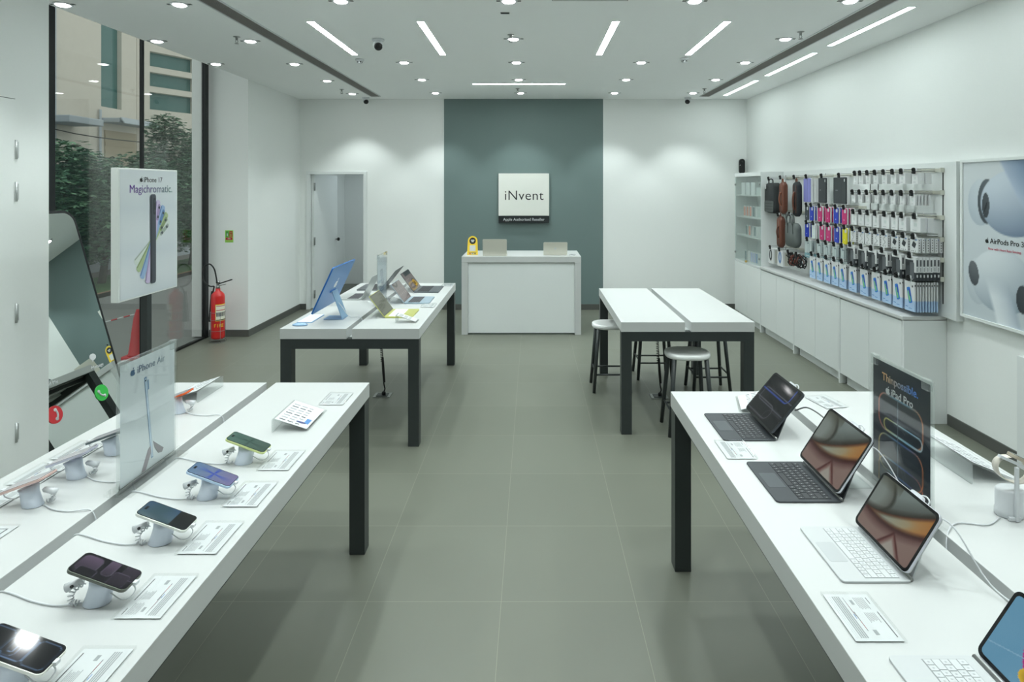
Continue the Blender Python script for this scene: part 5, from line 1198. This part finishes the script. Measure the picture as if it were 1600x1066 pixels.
# ================================================================ OUTDOORS, SEEN THROUGH THE GLASS
pav=mat('wet_stone_paving',(150,152,150),0.35,bump=(3,0.3,0.01),var=0.15); grass=mat('grass_green',(74,112,62),0.9,bump=(60,0.8,0.02),var=0.3); road=mat('road_asphalt',(120,116,110),0.8,var=0.1)
concr=mat('weathered_cream_render',(210,204,192),0.8,bump=(6,0.2,0.01),var=0.07); concr2=mat('pale_grey_render',(176,184,190),0.8,var=0.05); soil=mat('earth_edge',(140,110,82),0.9,var=0.15)
bglass=mat('green_window_glass',(70,112,108),0.15,var=0.05)
mb = MB(); mb.box(-7.3,XG-0.061,2.0,30,-0.15,-0.02,pav); mb.box(-13,-8.7,2,30,-0.15,0.02,road); struct('ground_paving', mb)
mb = MB(); mb.box(-8.7,-7.3,2.0,30,-0.15,0.05,grass); mb.box(-7.36,-7.3,2,24,-0.1,0.06,soil); o=struct('ground_grass', mb)
# neighbouring building, long facade parallel to the shop window
FX=-11.0
t = thing('neighbour_building','cream rendered building with green glass windows across the yard','building',(FX,15,0))
def fy(px): return -FX*F/(VX-px)
def fz(px,py): return H+(VY-py)*fy(px)/F
mb = MB(); 
ya,yb=fy(158),fy(190); z0=fz(158,166); 
mb.box(-0.5,0,-9,ya-15,0,9,concr); mb.box(-0.5,0,yb-15,fy(214)-15-0.02,0,9,concr); mb.box(-0.5,0,ya-15,yb-15,0,z0,concr); mb.box(-0.5,0,ya-15,yb-15,8.4,9,concr); mb.build('facade', t)
mb = MB(); mb.box(-0.14,-0.12,ya-15,yb-15,z0,8.4,bglass); mb.build('tall_window', t)
mb = MB(); mb.box(0,0.05,-9,fy(85)-15,0,9,concr2); mb.build('grey_pilaster', t)
# hood over a shutter
y0,y1=fy(156)-15,fy(215)-15; zh=fz(170,186)
mb = MB(); mb.box(0,0.5,y0,y1,zh-0.12,zh,concr2); mb.plank((0.5,zh),(0.62,zh-0.16),0.04,y0,y1,concr2); mb.build('canopy', t, bev=0.02)
mb = MB(); shut=mat('tan_shutter',(170,158,134),0.6)
for k in range(16): mb.box(0.0,0.03+0.01*(k%2),y0+0.15,y1-0.1,zh-0.3-k*0.1-0.1,zh-0.3-k*0.1,shut)
mb.build('roller_shutter', t)
mb = MB(); mb.tube([(0.05,y0-0.05,0),(0.05,y0-0.05,zh+0.2)],0.03,concr2,8); mb.build('drain_pipe', t)
y0,y1=fy(60)-15,fy(117)-15; zc=fz(100,185)
mb = MB(); mb.box(0,0.7,y0,y1,zc-0.16,zc,concr2); mb.build('canopy', t, bev=0.02)
# right wing, angled, with stacked openings
A=Vector((FX,fy(214),0)); B=Vector((FX+0.9,fy(214)+1.75,0))
t2 = thing('building_wing','cream stair wing with stacked green openings and drain pipes','building',(A.x,A.y,0))
Mw = frame((0,0,0),tuple(B-A),(0,0,1)); Lw=(B-A).length
mb = MB(Mw); 
def wz(py): return H+(VY-py)*(A.y+0.5)/F
lv=[(wz(172),wz(145)+0.0),(wz(136),wz(114)),(wz(105),wz(82))]
xs0,xs1=0.35,Lw-0.30
mb.box(0,xs0,0,9,-0.4,0,concr); mb.box(xs1,Lw,0,9,-0.4,0,concr); zb=0
for a,b in lv: mb.box(xs0,xs1,zb,a,-0.4,0,concr); zb=b
mb.box(xs0,xs1,zb,9,-0.4,0,concr); mb.build('wall', t2)
mb = MB(Mw); mb.box(xs0,xs1,lv[0][0]-0.1,lv[2][1]+0.1,-0.22,-0.20,bglass); mb.build('window_glass', t2)
t3 = thing('building_wing','farther cream wall with grey vertical drain pipes','building',(B.x,B.y,0))
mb = MB(); mb.box(-0.4,0,0,16,0,9,concr); mb.build('wall', t3)
for k,yy in enumerate((2.0,2.35,2.6,2.85,3.05)):
    mb = MB(); mb.tube([(0.08,yy,0),(0.08,yy,9)],0.05 if k else 0.16,concr2 if k else mat('slate_pipe',(96,104,104),0.6),8); mb.build('drain_pipe', t3)
mb = MB(); mb.box(-9.6,-9.4,4,24,0,1.4,concr2); mb.box(-9.65,-9.35,4,24,1.4,1.46,concr2); tag(mb.build('boundary_wall'),'low grey boundary wall behind the shrubs outside','wall')
for k,(z0,z1,y0,y1) in enumerate(((3.9,3.0,9.0,16.5),(3.3,2.6,9.0,17.0))):
    mb = MB(); mb.tube(smooth_path([(-10.3,y0,z0),(-10.2,(y0+y1)/2,(z0+z1)/2-0.35),(-10.0,y1,z1)]),0.012,blackp,6); tag(mb.build('overhead_wire'),'%s black wire sagging across the yard outside' % ('upper','lower')[k],'wire')
# trees
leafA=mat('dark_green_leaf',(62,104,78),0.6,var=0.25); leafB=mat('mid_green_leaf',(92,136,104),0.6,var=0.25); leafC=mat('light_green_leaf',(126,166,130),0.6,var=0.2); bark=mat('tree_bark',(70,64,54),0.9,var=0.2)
def tree(x,y,h,blobs,n,label,seed,cat='tree',name='garden_tree',ls=0.11):
    rnd=random.Random(seed); t=thing(name,label,cat,(x,y,0),group='trees and shrubs outside the window')
    mb = MB(); mb.tube(smooth_path([(0,0,0),(0.05,0.04,h*0.3),(-0.04,0.02,h*0.6),(0,0,h*0.9)]),0.07,bark,8,r2=0.02)
    for bx,by,bz,r in blobs: mb.tube([(0,0,max(0.3,bz*0.55)),(bx*0.6,by*0.6,bz*0.8),(bx,by,bz)],0.03,bark,6,r2=0.008)
    mb.build('trunk', t)
    mb = MB(); tot=sum(b[3]**2 for b in blobs)
    for bx,by,bz,r in blobs:
        for k in range(int(n*r*r/tot)):
            # leaf sprays: several pointed leaflets around a twig tip
            while True:
                p=Vector((rnd.uniform(-1,1),rnd.uniform(-1,1),rnd.uniform(-1,1)))
                if 0.35<p.length<1: break
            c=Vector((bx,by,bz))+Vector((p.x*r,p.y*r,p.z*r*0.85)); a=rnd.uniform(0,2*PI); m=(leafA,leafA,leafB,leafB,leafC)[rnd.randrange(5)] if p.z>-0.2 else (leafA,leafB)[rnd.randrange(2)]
            dirv=Vector((math.cos(a),math.sin(a),rnd.uniform(-0.7,0.2))).normalized(); side=dirv.cross(Vector((0,0,1))).normalized()
            for s in (-1,0,1):
                d2=(dirv+side*s*0.8).normalized(); w_=d2.cross(Vector((rnd.uniform(-.4,.4),rnd.uniform(-.4,.4),1))).normalized()*ls*0.22; l_=ls*rnd.uniform(0.8,1.3)
                mb.add([c,c+d2*l_*0.5+w_,c+d2*l_,c+d2*l_*0.5-w_],[(0,1,2,3)],m)
    mb.build('foliage', t); return t
# placed on the grass strip; y chosen along the glass
def ty(px,x): return -x*F/(VX-px)
X1=-8.2
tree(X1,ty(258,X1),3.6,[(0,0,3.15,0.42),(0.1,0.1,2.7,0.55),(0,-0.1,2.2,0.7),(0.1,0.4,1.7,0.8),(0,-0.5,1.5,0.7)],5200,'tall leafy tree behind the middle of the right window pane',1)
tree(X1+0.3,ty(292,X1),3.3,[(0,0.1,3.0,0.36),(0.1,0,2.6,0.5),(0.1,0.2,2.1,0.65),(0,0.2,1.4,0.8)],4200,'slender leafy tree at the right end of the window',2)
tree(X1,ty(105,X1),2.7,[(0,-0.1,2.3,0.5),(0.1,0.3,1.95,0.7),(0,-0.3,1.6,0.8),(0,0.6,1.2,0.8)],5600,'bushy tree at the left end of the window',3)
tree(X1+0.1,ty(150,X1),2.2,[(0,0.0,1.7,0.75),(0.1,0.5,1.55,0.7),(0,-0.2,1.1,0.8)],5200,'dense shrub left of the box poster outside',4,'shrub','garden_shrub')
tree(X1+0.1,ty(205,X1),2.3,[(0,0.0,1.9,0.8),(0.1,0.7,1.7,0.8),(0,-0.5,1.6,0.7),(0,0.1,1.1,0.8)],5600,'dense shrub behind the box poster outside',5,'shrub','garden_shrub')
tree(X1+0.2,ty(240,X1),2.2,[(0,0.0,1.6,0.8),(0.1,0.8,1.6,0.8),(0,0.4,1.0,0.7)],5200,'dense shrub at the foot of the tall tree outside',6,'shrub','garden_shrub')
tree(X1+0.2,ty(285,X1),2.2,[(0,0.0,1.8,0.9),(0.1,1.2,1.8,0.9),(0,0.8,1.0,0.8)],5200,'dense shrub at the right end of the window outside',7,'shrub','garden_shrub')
# cone
cr=mat('cone_red',(206,50,60),0.5); cw=mat('cone_white_band',(225,230,232),0.4)
t = thing('traffic_cone','red traffic cone with two white bands outside the window','cone',(-4.34,6.62,-0.02)); t.scale=(0.68,0.68,0.68)
mb = MB(); mb.prism(rrect(0.36,0.36,0.05,4),0,0.05,cr); mb.build('base', t, bev=0.01)
mb = MB(); mb.lathe([(0.15,0.05),(0.135,0.08),(0.10,0.34),(0.093,0.42),(0.072,0.58),(0.066,0.64),(0.03,0.76),(0.028,0.78)],cr,24)
mb.build('cone_body', t)
def rad(z): return 0.135-(z-0.08)*(0.135-0.03)/(0.76-0.08)+0.004
mb = MB(); mb.lathe([(rad(0.335),0.335),(rad(0.42),0.42)],cw,24); mb.lathe([(rad(0.56),0.56),(rad(0.62),0.62)],cw,24); mb.build('white_band', t)
mb = MB(); P=smooth_path([(-4.36,6.62,0.46),(-4.9,6.4,0.35),(-5.4,6.1,0.42),(-6.2,5.6,0.5)],10)
for k in range(len(P)-1): mb.tube([P[k],P[k+1]],0.007,(cw,cr)[k%2],6)
tag(mb.build('barrier_chain'),'red and white plastic chain sagging from the traffic cone outside','chain')
